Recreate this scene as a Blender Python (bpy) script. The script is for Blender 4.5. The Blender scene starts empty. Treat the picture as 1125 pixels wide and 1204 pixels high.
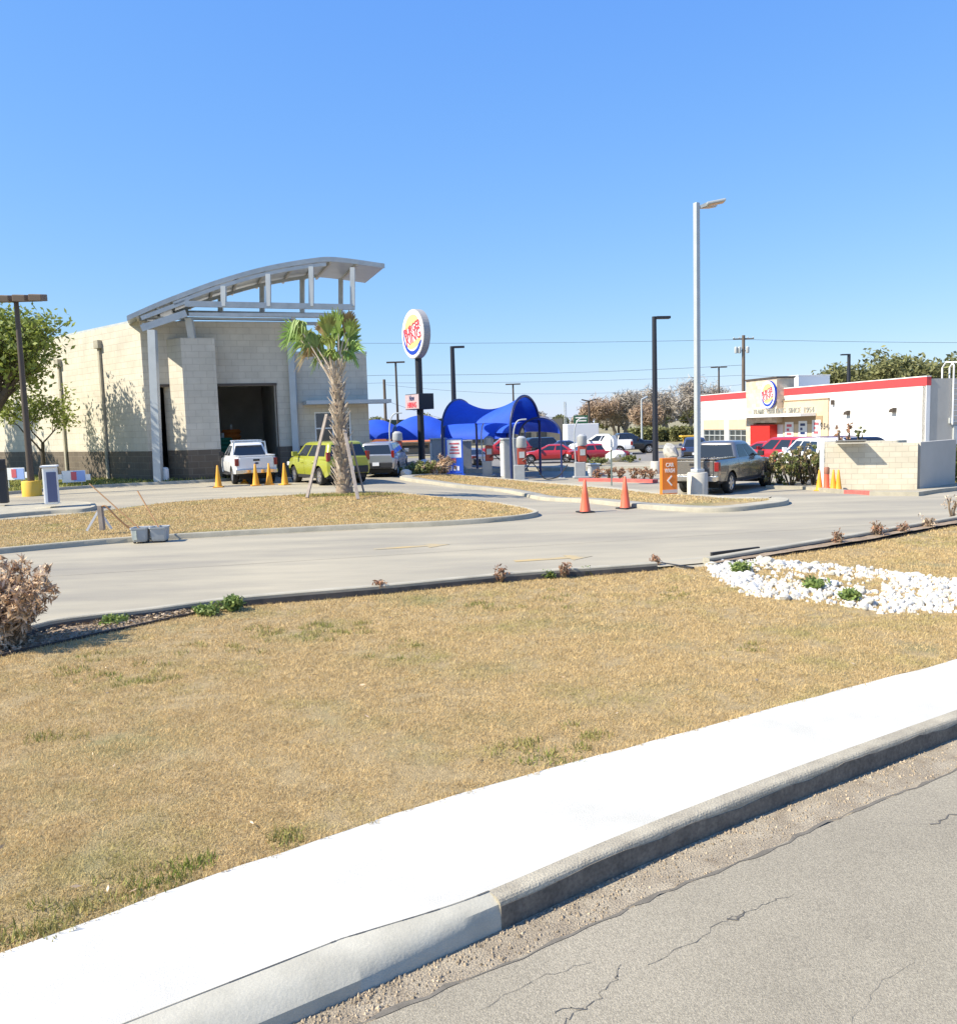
import bpy, bmesh, math, random
import numpy as np
from mathutils import Vector, Matrix
from mathutils.geometry import delaunay_2d_cdt
random.seed(7)
RNG = np.random.default_rng(11)
PI = math.pi
scene = bpy.context.scene
COL = scene.collection

# ------------------------------------------------------------------ camera
F, CW, CH, ZC = 1000.0, 1125.0, 1204.0, 2.5
PITCH, ROLL = math.atan(0.102), 0.03
f_ = np.array([0, math.cos(PITCH), -math.sin(PITCH)])
u0 = np.array([0, math.sin(PITCH), math.cos(PITCH)])
r0 = np.array([1.0, 0, 0])
r_ = r0 * math.cos(ROLL) - u0 * math.sin(ROLL)
u_ = u0 * math.cos(ROLL) + r0 * math.sin(ROLL)


def ray(px, py):
    return f_ * F + r_ * (px - CW / 2) - u_ * (py - CH / 2)


def sst(a, b, x):
    t = min(1, max(0, (x - a) / (b - a)))
    return t * t * (3 - 2 * t)


def zg(x, y):
    """height of the paved lot: climbs to the wash bays, falls to the restaurant"""
    wl = 1 - sst(-5, 3, x)
    return wl * 0.25 * sst(24, 36, y) - (1 - wl) * 0.30 * sst(25.5, 31.5, y)


def G(px, py, dz=0.0):
    """surveyed point of the lot surface"""
    d = ray(px, py)
    z = 0.0
    for _ in range(40):
        t = (z + dz - ZC) / d[2]
        q = np.array([0, 0, ZC]) + d * t
        z = 0.5 * z + 0.5 * zg(q[0], q[1])
    return Vector(q)


def P(px, py, Y):
    d = ray(px, py)
    return Vector(np.array([0, 0, ZC]) + d * (Y / d[1]))


def PL(px, py, p0, d0):
    """point on the vertical plane through p0 along d0"""
    n = Vector((-d0[1], d0[0], 0))
    d = Vector(ray(px, py))
    o = Vector((0, 0, ZC))
    t = (Vector((p0[0], p0[1], ZC)) - o).dot(n) / d.dot(n)
    return o + d * t


cam = bpy.data.cameras.new('camera')
cam_o = bpy.data.objects.new('camera', cam)
COL.objects.link(cam_o)
mw = Matrix(((r_[0], u_[0], -f_[0], 0), (r_[1], u_[1], -f_[1], 0), (r_[2], u_[2], -f_[2], ZC), (0, 0, 0, 1)))
cam_o.matrix_world = mw
cam.sensor_fit = 'HORIZONTAL'
cam.sensor_width = 36
cam.lens = 36 * F / CW
cam.clip_start = 0.1
cam.clip_end = 9000
scene.camera = cam_o

# ------------------------------------------------------------------ light
SUN_EL = math.radians(44)
SX, SY = -0.955, -0.305
SUN = Vector((SX, SY, 0)).normalized() * math.cos(SUN_EL) + Vector((0, 0, math.sin(SUN_EL)))
sun = bpy.data.lights.new('sun', 'SUN')
sun.energy = 4.9
sun.angle = math.radians(0.53)
sun.color = (1.0, 0.92, 0.77)
sun_o = bpy.data.objects.new('sun', sun)
sun_o.rotation_euler = SUN.to_track_quat('Z', 'Y').to_euler()
sun_o.location = (-20, -10, 60)
COL.objects.link(sun_o)

w = bpy.data.worlds.new('World')
scene.world = w
w.use_nodes = True
nt = w.node_tree
nt.nodes.clear()
sky = nt.nodes.new('ShaderNodeTexSky')
sky.sky_type = 'NISHITA'
sky.sun_disc = False
sky.sun_elevation = SUN_EL
sky.sun_rotation = math.atan2(SX, SY)
sky.air_density = 1.0
sky.dust_density = 0.15
sky.ozone_density = 2.2
bg = nt.nodes.new('ShaderNodeBackground')
bg.inputs[1].default_value = 0.10
wo = nt.nodes.new('ShaderNodeOutputWorld')
sep = nt.nodes.new('ShaderNodeSeparateColor')
com = nt.nodes.new('ShaderNodeCombineColor')
nt.links.new(sky.outputs[0], sep.inputs[0])
for i_, (gain, power) in enumerate(((.80, .85), (1.525, .60), (4.62, .15))):
    pw = nt.nodes.new('ShaderNodeMath')
    pw.operation = 'POWER'
    pw.inputs[1].default_value = power
    ml = nt.nodes.new('ShaderNodeMath')
    ml.operation = 'MULTIPLY'
    ml.inputs[1].default_value = gain
    nt.links.new(sep.outputs[i_], pw.inputs[0])
    nt.links.new(pw.outputs[0], ml.inputs[0])
    nt.links.new(ml.outputs[0], com.inputs[i_])
nt.links.new(com.outputs[0], bg.inputs[0])
nt.links.new(bg.outputs[0], wo.inputs[0])
scene.view_settings.view_transform = 'Standard'
scene.view_settings.look = 'None'
scene.view_settings.exposure = 0.8
scene.view_settings.gamma = 1
scene.cycles.max_bounces = 6
scene.cycles.transparent_max_bounces = 8

# ------------------------------------------------------------------ materials
MATS = {}


def pm(name, c1, c2=None, scale=3.0, rough=0.7, metal=0.0, bump=0.0, bscale=60.0, detail=6, c3=None, s3=0.4,
       island=0.0, coat=0.0, spec=0.5, stretch=None, emit=0.0, alpha=1.0, transl=0.0, lo=0.35, hi=0.65, lo3=0.42, hi3=0.62,
       speck=0.0, sscale=200.0):
    m = bpy.data.materials.new(name)
    m.use_nodes = True
    n, l = m.node_tree.nodes, m.node_tree.links
    b = n['Principled BSDF']
    b.inputs['Roughness'].default_value = rough
    b.inputs['Metallic'].default_value = metal
    b.inputs['Coat Weight'].default_value = coat
    b.inputs['Specular IOR Level'].default_value = spec
    c1 = tuple(c1) + (1,)
    b.inputs['Base Color'].default_value = c1
    tc = n.new('ShaderNodeTexCoord')
    vec = tc.outputs['Object']
    if stretch:
        mp = n.new('ShaderNodeMapping')
        mp.inputs['Rotation'].default_value = (0, 0, stretch[3])
        mp.inputs['Scale'].default_value = stretch[:3]
        l.new(vec, mp.inputs[0])
        vec2 = mp.outputs[0]
    else:
        vec2 = vec
    cur = None

    def mix(fac, a, bcol):
        x = n.new('ShaderNodeMix')
        x.data_type = 'RGBA'
        l.new(fac, x.inputs[0])
        if isinstance(a, tuple):
            x.inputs[6].default_value = a
        else:
            l.new(a, x.inputs[6])
        if isinstance(bcol, tuple):
            x.inputs[7].default_value = bcol
        else:
            l.new(bcol, x.inputs[7])
        return x.outputs[2]

    def noise(sc, v, lo, hi, det=detail):
        t = n.new('ShaderNodeTexNoise')
        t.inputs['Scale'].default_value = sc
        t.inputs['Detail'].default_value = det
        t.inputs['Roughness'].default_value = 0.6
        l.new(v, t.inputs['Vector'])
        r = n.new('ShaderNodeMapRange')
        r.inputs[1].default_value = lo
        r.inputs[2].default_value = hi
        l.new(t.outputs[0], r.inputs[0])
        return r.outputs[0]

    if c2:
        cur = mix(noise(scale, vec2, lo, hi), c1, tuple(c2) + (1,))
    if c3:
        cur = mix(noise(s3, vec2, lo3, hi3), cur if cur is not None else c1, tuple(c3) + (1,))
    if speck:
        k = noise(sscale, vec, 0.3, 0.7, 2)
        mr = n.new('ShaderNodeMapRange')
        mr.inputs[3].default_value = 1 - speck
        mr.inputs[4].default_value = 1 + speck
        l.new(k, mr.inputs[0])
        hs = n.new('ShaderNodeHueSaturation')
        l.new(mr.outputs[0], hs.inputs['Value'])
        if cur is not None:
            l.new(cur, hs.inputs['Color'])
        else:
            hs.inputs['Color'].default_value = c1
        cur = hs.outputs[0]
    if island:
        g = n.new('ShaderNodeNewGeometry')
        mr = n.new('ShaderNodeMapRange')
        mr.inputs[3].default_value = 1 - island
        mr.inputs[4].default_value = 1 + island
        l.new(g.outputs['Random Per Island'], mr.inputs[0])
        hs = n.new('ShaderNodeHueSaturation')
        l.new(mr.outputs[0], hs.inputs['Value'])
        if cur is not None:
            l.new(cur, hs.inputs['Color'])
        else:
            hs.inputs['Color'].default_value = c1
        cur = hs.outputs[0]
    if cur is not None:
        l.new(cur, b.inputs['Base Color'])
    if bump:
        t = n.new('ShaderNodeTexNoise')
        t.inputs['Scale'].default_value = bscale
        t.inputs['Detail'].default_value = 4
        l.new(vec2, t.inputs['Vector'])
        bp = n.new('ShaderNodeBump')
        bp.inputs['Strength'].default_value = bump
        bp.inputs['Distance'].default_value = 0.02
        l.new(t.outputs[0], bp.inputs['Height'])
        l.new(bp.outputs[0], b.inputs['Normal'])
    if transl:
        tr = n.new('ShaderNodeBsdfTranslucent')
        if cur is not None:
            l.new(cur, tr.inputs[0])
        else:
            tr.inputs[0].default_value = c1
        ms = n.new('ShaderNodeMixShader')
        ms.inputs[0].default_value = transl
        l.new(b.outputs[0], ms.inputs[1])
        l.new(tr.outputs[0], ms.inputs[2])
        l.new(ms.outputs[0], n['Material Output'].inputs[0])
    MATS[name] = m
    return m


def brickmat(name, c1, c2, mortar, bw, bh, ms=0.012, rough=0.85, bump=0.4, offset=0.5):
    m = bpy.data.materials.new(name)
    m.use_nodes = True
    n, l = m.node_tree.nodes, m.node_tree.links
    b = n['Principled BSDF']
    b.inputs['Roughness'].default_value = rough
    tc = n.new('ShaderNodeTexCoord')
    br = n.new('ShaderNodeTexBrick')
    br.offset = offset
    br.inputs['Color1'].default_value = tuple(c1) + (1,)
    br.inputs['Color2'].default_value = tuple(c2) + (1,)
    br.inputs['Mortar'].default_value = tuple(mortar) + (1,)
    br.inputs['Scale'].default_value = 1
    br.inputs['Mortar Size'].default_value = ms
    br.inputs['Mortar Smooth'].default_value = 0.3
    br.inputs['Brick Width'].default_value = bw
    br.inputs['Row Height'].default_value = bh
    l.new(tc.outputs['UV'], br.inputs['Vector'])
    t = n.new('ShaderNodeTexNoise')
    t.inputs['Scale'].default_value = 1.1
    t.inputs['Detail'].default_value = 8
    l.new(tc.outputs['Object'], t.inputs['Vector'])
    mr = n.new('ShaderNodeMapRange')
    mr.inputs[1].default_value = 0.3
    mr.inputs[2].default_value = 0.7
    mr.inputs[3].default_value = 0.88
    mr.inputs[4].default_value = 1.1
    l.new(t.outputs[0], mr.inputs[0])
    hs = n.new('ShaderNodeHueSaturation')
    l.new(mr.outputs[0], hs.inputs['Value'])
    l.new(br.outputs[0], hs.inputs['Color'])
    l.new(hs.outputs[0], b.inputs['Base Color'])
    bp = n.new('ShaderNodeBump')
    bp.inputs['Strength'].default_value = bump
    bp.inputs['Distance'].default_value = 0.02
    inv = n.new('ShaderNodeMath')
    inv.operation = 'SUBTRACT'
    inv.inputs[0].default_value = 1
    l.new(br.outputs['Fac'], inv.inputs[1])
    l.new(inv.outputs[0], bp.inputs['Height'])
    l.new(bp.outputs[0], b.inputs['Normal'])
    MATS[name] = m
    return m


TANG = 0.42  # direction of traffic wear on the lot
M_ground = pm('dry_ground', (.27, .22, .12), (.19, .19, .085), .12, rough=.95, c3=(.34, .29, .19), s3=.03, bump=.5, bscale=8)
M_road = pm('aged_asphalt', (.315, .278, .205), (.265, .232, .172), .9, rough=.9, bump=.5, bscale=170, speck=.30, sscale=105,
            c3=(.335, .295, .22), s3=.35)
M_seam = pm('seam_tar', (.13, .115, .09), (.17, .15, .12), 12, rough=.95, speck=.3)
M_gutter = pm('gutter_concrete', (.40, .34, .245), (.27, .22, .155), 5, rough=.95, bump=.8, bscale=90, speck=.35, sscale=90)
M_lotjoint = pm('saw_cut', (.22, .198, .155), rough=.9)
M_lot = pm('lot_concrete', (.40, .352, .255), (.31, .278, .21), .9, rough=.85, c3=(.235, .213, .172), s3=.42,
           stretch=(.30, 1.15, 1, -.16), bump=.15, bscale=80, speck=.08, sscale=60, lo3=.47, hi3=.72)
M_asph2 = pm('lot_asphalt', (.22, .205, .18), (.18, .17, .15), .5, rough=.9, speck=.1, sscale=30)
M_joint = pm('joint_filler', (.12, .11, .095), rough=.9)
M_walk = pm('sidewalk_concrete', (.60, .585, .54), (.47, .455, .40), 1.1, rough=.9, bump=.25, bscale=120, speck=.05, sscale=140)
M_kerb = pm('kerb_concrete', (.43, .385, .29), (.30, .265, .20), 4.0, rough=.95, bump=.5, bscale=70, speck=.15, sscale=70)
M_kerbnew = pm('new_kerb_concrete', (.50, .47, .38), (.40, .375, .30), 3, rough=.95, bump=.12, bscale=60, speck=.1)
M_kerbshade = pm('shade_and_soil_concrete', (.12, .11, .10), (.075, .07, .065), 5, rough=.95)  # dark tone is mostly the kerb face's shade, with a little soil
M_kerblot = pm('lot_kerb_concrete', (.42, .385, .30), (.32, .295, .23), 2.0, rough=.9, bump=.3, bscale=50, speck=.1)
M_redpaint = pm('red_kerb_paint', (.62, .10, .09), (.52, .16, .13), 3, rough=.7)
M_yellowworn = pm('worn_yellow_paint', (.46, .34, .16), (.335, .295, .21), 1.6, rough=.85, lo=.38, hi=.56)
M_lawn = pm('lawn_thatch', (.42, .31, .155), (.31, .23, .115), 14, rough=.95, c3=(.20, .19, .07), s3=.55, bump=1.0, bscale=90,
            lo3=.52, hi3=.72, speck=.3, sscale=120)
M_blade = pm('dry_grass_blades', (.70, .52, .255), (.51, .37, .175), 4.0, rough=.8, c3=(.37, .35, .125), s3=.75, island=.24, spec=.2,
             lo3=.52, hi3=.74, transl=.2)
M_greenblade = pm('green_grass_blades', (.20, .24, .05), (.38, .33, .12), 2.0, rough=.7, island=.35, spec=.2, transl=.25)
M_mulch = pm('bed_mulch', (.34, .25, .16), (.18, .13, .085), 12, rough=.95, c3=(.33, .25, .17), s3=2.0, bump=1, bscale=40, speck=.3, sscale=60)
M_edging = pm('black_edging', (.035, .03, .03), rough=.6)
M_rock = pm('white_limestone', (.74, .72, .67), (.58, .55, .49), 6, rough=.95, bump=.6, bscale=20)
M_pebble = pm('pebbles', (.40, .32, .22), (.27, .21, .14), 9, rough=.9, island=.5)
M_block = brickmat('cream_block', (.575, .525, .43), (.545, .495, .40), (.47, .42, .335), .6, .3, .014)
M_dkblock = brickmat('brown_block', (.145, .115, .085), (.12, .095, .07), (.20, .17, .13), .6, .3, .012)
M_split = brickmat('tan_split_block', (.66, .60, .47), (.59, .53, .41), (.53, .47, .36), .42, .2, .010, bump=.5)
M_stone = brickmat('tan_ledgestone', (.70, .60, .45), (.50, .41, .30), (.60, .53, .42), .62, .3, .014, offset=.37, bump=.7)
M_stucco = pm('white_stucco', (.78, .77, .75), (.74, .73, .71), 2, rough=.9)
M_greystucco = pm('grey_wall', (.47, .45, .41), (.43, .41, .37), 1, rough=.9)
M_tan = pm('tan_panel', (.66, .51, .34), (.60, .46, .30), 2, rough=.85)
M_dktan = pm('brown_soffit', (.36, .26, .15), rough=.8)
M_red = pm('red_band', (.62, .055, .06), (.56, .06, .06), 2, rough=.6)
M_redwall = pm('red_entrance', (.60, .02, .012), rough=.6)
M_steel = pm('galvanised_steel', (.54, .56, .55), (.45, .475, .47), 2.5, rough=.55, metal=.2)
M_paintsteel = pm('pale_grey_steel', (.47, .50, .51), (.42, .45, .46), 2, rough=.5, metal=.2)
M_alum = pm('weathered_roof_metal', (.52, .545, .55), (.46, .485, .49), 1.2, rough=.45, metal=.3)
M_soffit = pm('roof_underside', (.58, .54, .46), rough=.8)
M_black = pm('black_metal', (.02, .022, .03), rough=.5)
M_bronze = pm('bronze_metal', (.075, .055, .04), rough=.5)
M_darkint = pm('bay_interior', (.55, .54, .51), (.46, .45, .42), 1, rough=.7)
M_glass = pm('dark_glass', (.035, .045, .055), rough=.06, spec=.9)
M_carglass = pm('car_glass', (.02, .026, .035), rough=.05, spec=.8)
M_rubber = pm('tyre_rubber', (.018, .018, .018), rough=.85)
M_rim = pm('alloy_rim', (.62, .62, .63), rough=.3, metal=.8)
M_chrome = pm('chrome', (.72, .72, .72), rough=.18, metal=1)
M_plastic = pm('black_plastic', (.022, .022, .024), rough=.65)
M_white = pm('white_paint', (.80, .80, .79), rough=.5)
M_carwhite = pm('white_car_paint', (.80, .80, .80), rough=.3, coat=.6)
M_cargrey = pm('grey_car_paint', (.27, .255, .235), rough=.24, metal=.7, coat=.8)
M_carlime = pm('lime_car_paint', (.35, .37, .045), rough=.3, metal=.1, coat=.7)
M_carred = pm('red_car_paint', (.38, .022, .025), rough=.3, coat=.7)
M_carblack = pm('black_car_paint', (.015, .016, .02), rough=.25, coat=.8)
M_carblue = pm('navy_car_paint', (.03, .05, .12), rough=.25, coat=.8)
M_carsilver = pm('silver_car_paint', (.45, .45, .46), rough=.3, metal=.6, coat=.7)
M_tail = pm('tail_light_red', (.22, .008, .010), rough=.2, coat=.6)
M_amber = pm('amber_lens', (.7, .22, .03), rough=.2)
M_head = pm('head_lamp_glass', (.65, .67, .70), rough=.1)
M_cone = pm('orange_cone_plastic', (.82, .13, .06), (.76, .15, .08), 3, rough=.55)
M_ycone = pm('yellow_cone_plastic', (.80, .36, .02), (.72, .33, .03), 3, rough=.55)
M_blue = pm('royal_blue_cloth', (.018, .10, .68), (.016, .085, .60), 2, rough=.75, transl=.18)
M_navy = pm('navy_frame', (.02, .035, .12), rough=.45)
M_bluepaint = pm('blue_paint', (.02, .11, .62), rough=.5)
M_orange = pm('orange_sign_panel', (.78, .20, .02), (.74, .19, .02), 2, rough=.5)
M_letterw = pm('pale_lettering', (.85, .80, .74), rough=.5)
M_greytxt = pm('grey_letters', (.34, .34, .29), rough=.5)
M_logored = pm('logo_red', (.68, .05, .07), rough=.4)
M_logoyel = pm('logo_yellow', (.82, .62, .22), rough=.4)
M_logoblue = pm('logo_blue', (.01, .05, .42), rough=.4)
M_logowhite = pm('sign_white', (.85, .85, .84), rough=.4)
M_signedge = pm('sign_edge', (.40, .38, .35), rough=.5)
M_pink = pm('pale_pink_panel', (.50, .38, .40), (.46, .37, .39), 3, rough=.6)
M_yelbase = pm('yellow_base_paint', (.75, .43, .03), (.66, .42, .07), 3, rough=.7)
M_concbase = pm('pole_base_concrete', (.55, .52, .45), (.46, .43, .37), 3, rough=.95, bump=.3)
M_bark = pm('bark', (.11, .085, .06), (.07, .055, .04), 6, rough=.95, bump=.6, bscale=25)
M_greybark = pm('grey_bark', (.27, .235, .19), (.21, .18, .15), 5, rough=.95)
M_leaf = pm('bright_leaves', (.30, .34, .07), (.19, .24, .05), 1.2, rough=.6, island=.4, transl=.35)
M_olive = pm('olive_leaves', (.25, .245, .10), (.18, .19, .07), .8, rough=.7, island=.4, transl=.3)
M_shrub = pm('shrub_leaves', (.25, .265, .085), (.15, .175, .055), 2, rough=.7, island=.45, c3=(.20, .15, .05), s3=1.2, lo3=.55, hi3=.7, transl=.3)
M_shrubdry = pm('shrub_dry_leaves', (.26, .22, .08), (.34, .25, .12), 2, rough=.8, island=.45, transl=.3)
M_twig = pm('winter_twigs', (.42, .37, .31), (.35, .31, .26), 1, rough=.95, island=.3)
M_rusttwig = pm('rust_twigs', (.38, .27, .18), (.32, .23, .16), 1, rough=.95, island=.3)
M_deadleaf = pm('dead_leaves', (.64, .47, .31), (.50, .32, .18), 5, rough=.9, island=.5, c3=(.60, .50, .38), s3=2, transl=.2)
M_deadstem = pm('dead_stems', (.20, .15, .10), rough=.9)
M_litter = pm('leaf_litter', (.42, .33, .23), (.27, .20, .13), 6, rough=.95, island=.5)
M_redplant = pm('reddish_leaves', (.34, .16, .10), (.38, .25, .14), 4, rough=.8, island=.4, transl=.2)
M_weed = pm('weed_leaves', (.17, .25, .06), (.24, .29, .08), 5, rough=.6, island=.35, transl=.3)
M_frond = pm('palm_fronds', (.19, .33, .06), (.26, .39, .09), 2, rough=.5, island=.4, c3=(.30, .34, .10), s3=.9, transl=.25)
M_dryfrond = pm('dry_fronds', (.48, .35, .16), (.36, .25, .11), 3, rough=.8, island=.3, transl=.2)
M_boot = pm('palm_boots', (.66, .57, .45), (.46, .38, .29), 7, rough=.95, island=.35, bump=.5)
M_palmtrunk = pm('palm_trunk', (.38, .30, .22), (.24, .18, .13), 9, rough=.95, bump=.8)
M_timber = pm('weathered_timber', (.34, .29, .25), (.25, .21, .175), 5, rough=.9)
M_wire = pm('cable', (.05, .05, .055), rough=.6)
M_wood = pm('utility_pole_wood', (.17, .13, .10), (.12, .095, .075), 2, rough=.95)
M_hose = pm('black_hose', (.03, .03, .03), rough=.5)
M_vacgrey = pm('vacuum_housing', (.40, .41, .41), (.35, .36, .36), 3, rough=.5)
M_vacred = pm('vacuum_red', (.36, .06, .035), rough=.5)
M_dkgreen = pm('dark_green_fascia', (.02, .05, .045), rough=.7)
M_storetan = pm('store_wall', (.38, .32, .23), (.32, .27, .2), .3, rough=.9)
M_terracotta = pm('terracotta_roof', (.48, .15, .06), (.42, .14, .06), 2, rough=.85)
M_cream = pm('cream_wall', (.62, .52, .32), rough=.85)
M_green = pm('highway_green', (.02, .10, .05), rough=.5)
M_bucket = pm('grey_tub', (.36, .38, .39), (.30, .32, .33), 4, rough=.7)
M_rustrod = pm('rusty_rod', (.30, .16, .07), rough=.8)
M_brushg = pm('green_foam', (.02, .16, .10), rough=.8)
M_brushb = pm('blue_foam', (.03, .12, .30), rough=.8)
M_brusho = pm('orange_foam', (.45, .13, .02), rough=.8)
M_palered = pm('poster_red', (.62, .12, .14), rough=.6)
M_sage = pm('sage_signs', (.5, .55, .1), rough=.6)
M_palegreenrock = pm('pale_boulder', (.56, .53, .45), (.38, .35, .28), 4, rough=.95)
M_tanrock = pm('tan_boulder', (.46, .33, .2), (.36, .26, .17), 4, rough=.95)
M_lens = pm('lamp_lens', (.55, .36, .20), rough=.4)


# ------------------------------------------------------------------ mesh builder
def wloc(o):
    v = Vector((0, 0, 0))
    while o is not None:
        v += o.location
        o = o.parent
    return v


class MB:
    def __init__(s):
        s.v = []
        s.f = []

    def add(s, vs, fs):
        b = len(s.v)
        s.v += [tuple(x) for x in vs]
        s.f += [tuple(i + b for i in q) for q in fs]
        return s

    def box(s, c, size, rz=0.0, ax=None):
        c = Vector(c)
        if ax is None:
            ax = (Vector((math.cos(rz), math.sin(rz), 0)), Vector((-math.sin(rz), math.cos(rz), 0)), Vector((0, 0, 1)))
        h = [x / 2 for x in size]
        vs = [c + ax[0] * (i * h[0]) + ax[1] * (j * h[1]) + ax[2] * (k * h[2]) for k in (-1, 1) for j in (-1, 1) for i in (-1, 1)]
        return s.add(vs, [(0, 2, 3, 1), (4, 5, 7, 6), (0, 1, 5, 4), (2, 6, 7, 3), (0, 4, 6, 2), (1, 3, 7, 5)])

    def bar(s, a, b, w, h=None):
        """rectangular bar from a to b"""
        a, b = Vector(a), Vector(b)
        h = h or w
        d = (b - a)
        L = d.length
        d = d / L
        up = Vector((0, 0, 1)) if abs(d.z) < .95 else Vector((1, 0, 0))
        x = d.cross(up).normalized()
        y = x.cross(d)
        return s.box((a + b) / 2, (L, w, h), ax=(d, -x, y) if False else (d, x * -1, y))

    def wall(s, p0, p1, z0, z1, th):
        """upright slab from p0 to p1, thickness to the left of that direction"""
        p0, p1 = Vector((p0[0], p0[1], 0)), Vector((p1[0], p1[1], 0))
        d = (p1 - p0).normalized()
        n = Vector((-d.y, d.x, 0)) * th
        z0, z1 = Vector((0, 0, z0)), Vector((0, 0, z1))
        a = [p0 + z0, p1 + z0, p1 + n + z0, p0 + n + z0, p0 + z1, p1 + z1, p1 + n + z1, p0 + n + z1]
        return s.add(a, [(3, 2, 1, 0), (4, 5, 6, 7), (0, 1, 5, 4), (1, 2, 6, 5), (2, 3, 7, 6), (3, 0, 4, 7)])

    def tube(s, path, r, n=8, cap=True):
        path = [Vector(p) for p in path]
        rs = r if isinstance(r, (list, tuple)) else [r] * len(path)
        rings = []
        prevx = None
        for i, p in enumerate(path):
            d = (path[min(i + 1, len(path) - 1)] - path[max(i - 1, 0)])
            if d.length < 1e-9:
                d = Vector((0, 0, 1))
            d.normalize()
            if prevx is None:
                up = Vector((0, 0, 1)) if abs(d.z) < .9 else Vector((1, 0, 0))
                x = d.cross(up).normalized()
            else:
                x = prevx - d * prevx.dot(d)
                if x.length < 1e-6:
                    x = d.orthogonal()
                x.normalize()
            prevx = x
            y = d.cross(x)
            rings.append([p + (x * math.cos(2 * PI * k / n) + y * math.sin(2 * PI * k / n)) * rs[i] for k in range(n)])
        return s.loft(rings, cap)

    def loft(s, rings, cap=True, closed=True):
        n = len(rings[0])
        vs = [p for r in rings for p in r]
        fs = []
        for i in range(len(rings) - 1):
            for k in range(n if closed else n - 1):
                k2 = (k + 1) % n
                fs.append((i * n + k, i * n + k2, (i + 1) * n + k2, (i + 1) * n + k))
        if cap:
            fs.append(tuple(reversed(range(n))))
            fs.append(tuple((len(rings) - 1) * n + k for k in range(n)))
        return s.add(vs, fs)

    def lathe(s, prof, n=16, c=(0, 0, 0), axis='z'):
        """prof: list of (r, h)"""
        c = Vector(c)
        rings = []
        for r, h in prof:
            ring = []
            for k in range(n):
                a = 2 * PI * k / n
                if axis == 'z':
                    ring.append(c + Vector((r * math.cos(a), r * math.sin(a), h)))
                else:
                    ring.append(c + Vector((r * math.cos(a), h, -r * math.sin(a))))
            rings.append(ring)
        return s.loft(rings, True)

    def cyl(s, c, r, h, n=16, r2=None):
        return s.lathe([(r, 0), (r if r2 is None else r2, h)], n, c)

    def prism(s, poly, d):
        """polygon (3D points, ccw seen from -d .. ) pushed along d"""
        d = Vector(d)
        n = len(poly)
        vs = [Vector(p) for p in poly] + [Vector(p) + d for p in poly]
        fs = [tuple(reversed(range(n))), tuple(range(n, 2 * n))]
        fs += [(i, (i + 1) % n, n + (i + 1) % n, n + i) for i in range(n)]
        return s.add(vs, fs)

    def sweep(s, path, prof, closed=False):
        """sweep profile [(side, z)] along a plan path; side is to the left of travel"""
        path = [Vector(p) for p in path]
        m = len(path)
        rings = []
        for i, p in enumerate(path):
            a = path[(i - 1) % m] if closed or i > 0 else p
            b = path[(i + 1) % m] if closed or i < m - 1 else p
            d = Vector((b.x - a.x, b.y - a.y, 0)).normalized()
            nrm = Vector((-d.y, d.x, 0))
            rings.append([p + nrm * q[0] + Vector((0, 0, q[1])) for q in prof])
        if closed:
            rings.append(rings[0])
        return s.loft(rings, not closed)

    def build(s, name, mat, parent=None, smooth=False, bev=0.0, uv=False, seg=2, world=False, loc=None, sharp=40):
        me = bpy.data.meshes.new(name)
        off = wloc(parent) if (world and parent is not None) else Vector((0, 0, 0))
        if loc is not None:
            off = Vector(loc)
        vs = [(p[0] - off.x, p[1] - off.y, p[2] - off.z) for p in s.v]
        me.from_pydata(vs, [], s.f)
        bm = bmesh.new()
        bm.from_mesh(me)
        bmesh.ops.recalc_face_normals(bm, faces=bm.faces)
        if bev:
            es = [e for e in bm.edges if len(e.link_faces) == 2 and e.calc_face_angle(0) > math.radians(30)]
            bmesh.ops.bevel(bm, geom=es, offset=bev, segments=seg, profile=.6, affect='EDGES', clamp_overlap=True)
        if uv:
            ul = bm.loops.layers.uv.new('UVMap')
            for fc in bm.faces:
                nn = fc.normal
                if abs(nn.z) > .7:
                    for lp in fc.loops:
                        lp[ul].uv = (lp.vert.co.x, lp.vert.co.y)
                else:
                    t = Vector((-nn.y, nn.x, 0)).normalized()
                    for lp in fc.loops:
                        lp[ul].uv = (lp.vert.co.dot(t) + 50, lp.vert.co.z + 20)
        bm.to_mesh(me)
        bm.free()
        if smooth:
            me.shade_smooth()
            me.set_sharp_from_angle(angle=math.radians(sharp))
        me.materials.append(mat)
        o = bpy.data.objects.new(name, me)
        if loc is not None:
            o.location = loc
        COL.objects.link(o)
        if parent is not None:
            o.parent = parent
        return o


def np_mesh(name, verts, nper, mat, parent=None, loc=None):
    """many separate polygons of nper corners each, from an (N*nper,3) array"""
    verts = np.asarray(verts, np.float32).reshape(-1, 3)
    if loc is not None:
        verts = verts - np.array(loc, np.float32)
    n = len(verts)
    me = bpy.data.meshes.new(name)
    me.vertices.add(n)
    me.vertices.foreach_set('co', verts.ravel())
    me.loops.add(n)
    me.loops.foreach_set('vertex_index', np.arange(n, dtype=np.int32))
    me.polygons.add(n // nper)
    me.polygons.foreach_set('loop_start', np.arange(0, n, nper, dtype=np.int32))
    me.update(calc_edges=True)
    me.materials.append(mat)
    o = bpy.data.objects.new(name, me)
    if loc is not None:
        o.location = loc
    COL.objects.link(o)
    if parent is not None:
        o.parent = parent
    return o


def thing(name, label, cat, loc=(0, 0, 0), rz=0.0, group=None, scale=1.0):
    o = bpy.data.objects.new(name, None)
    o.empty_display_size = .3
    o.location = loc
    o.rotation_euler = (0, 0, rz)
    if scale != 1.0:
        o.scale = (scale,) * 3
    COL.objects.link(o)
    return tag(o, label, cat, group)


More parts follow.
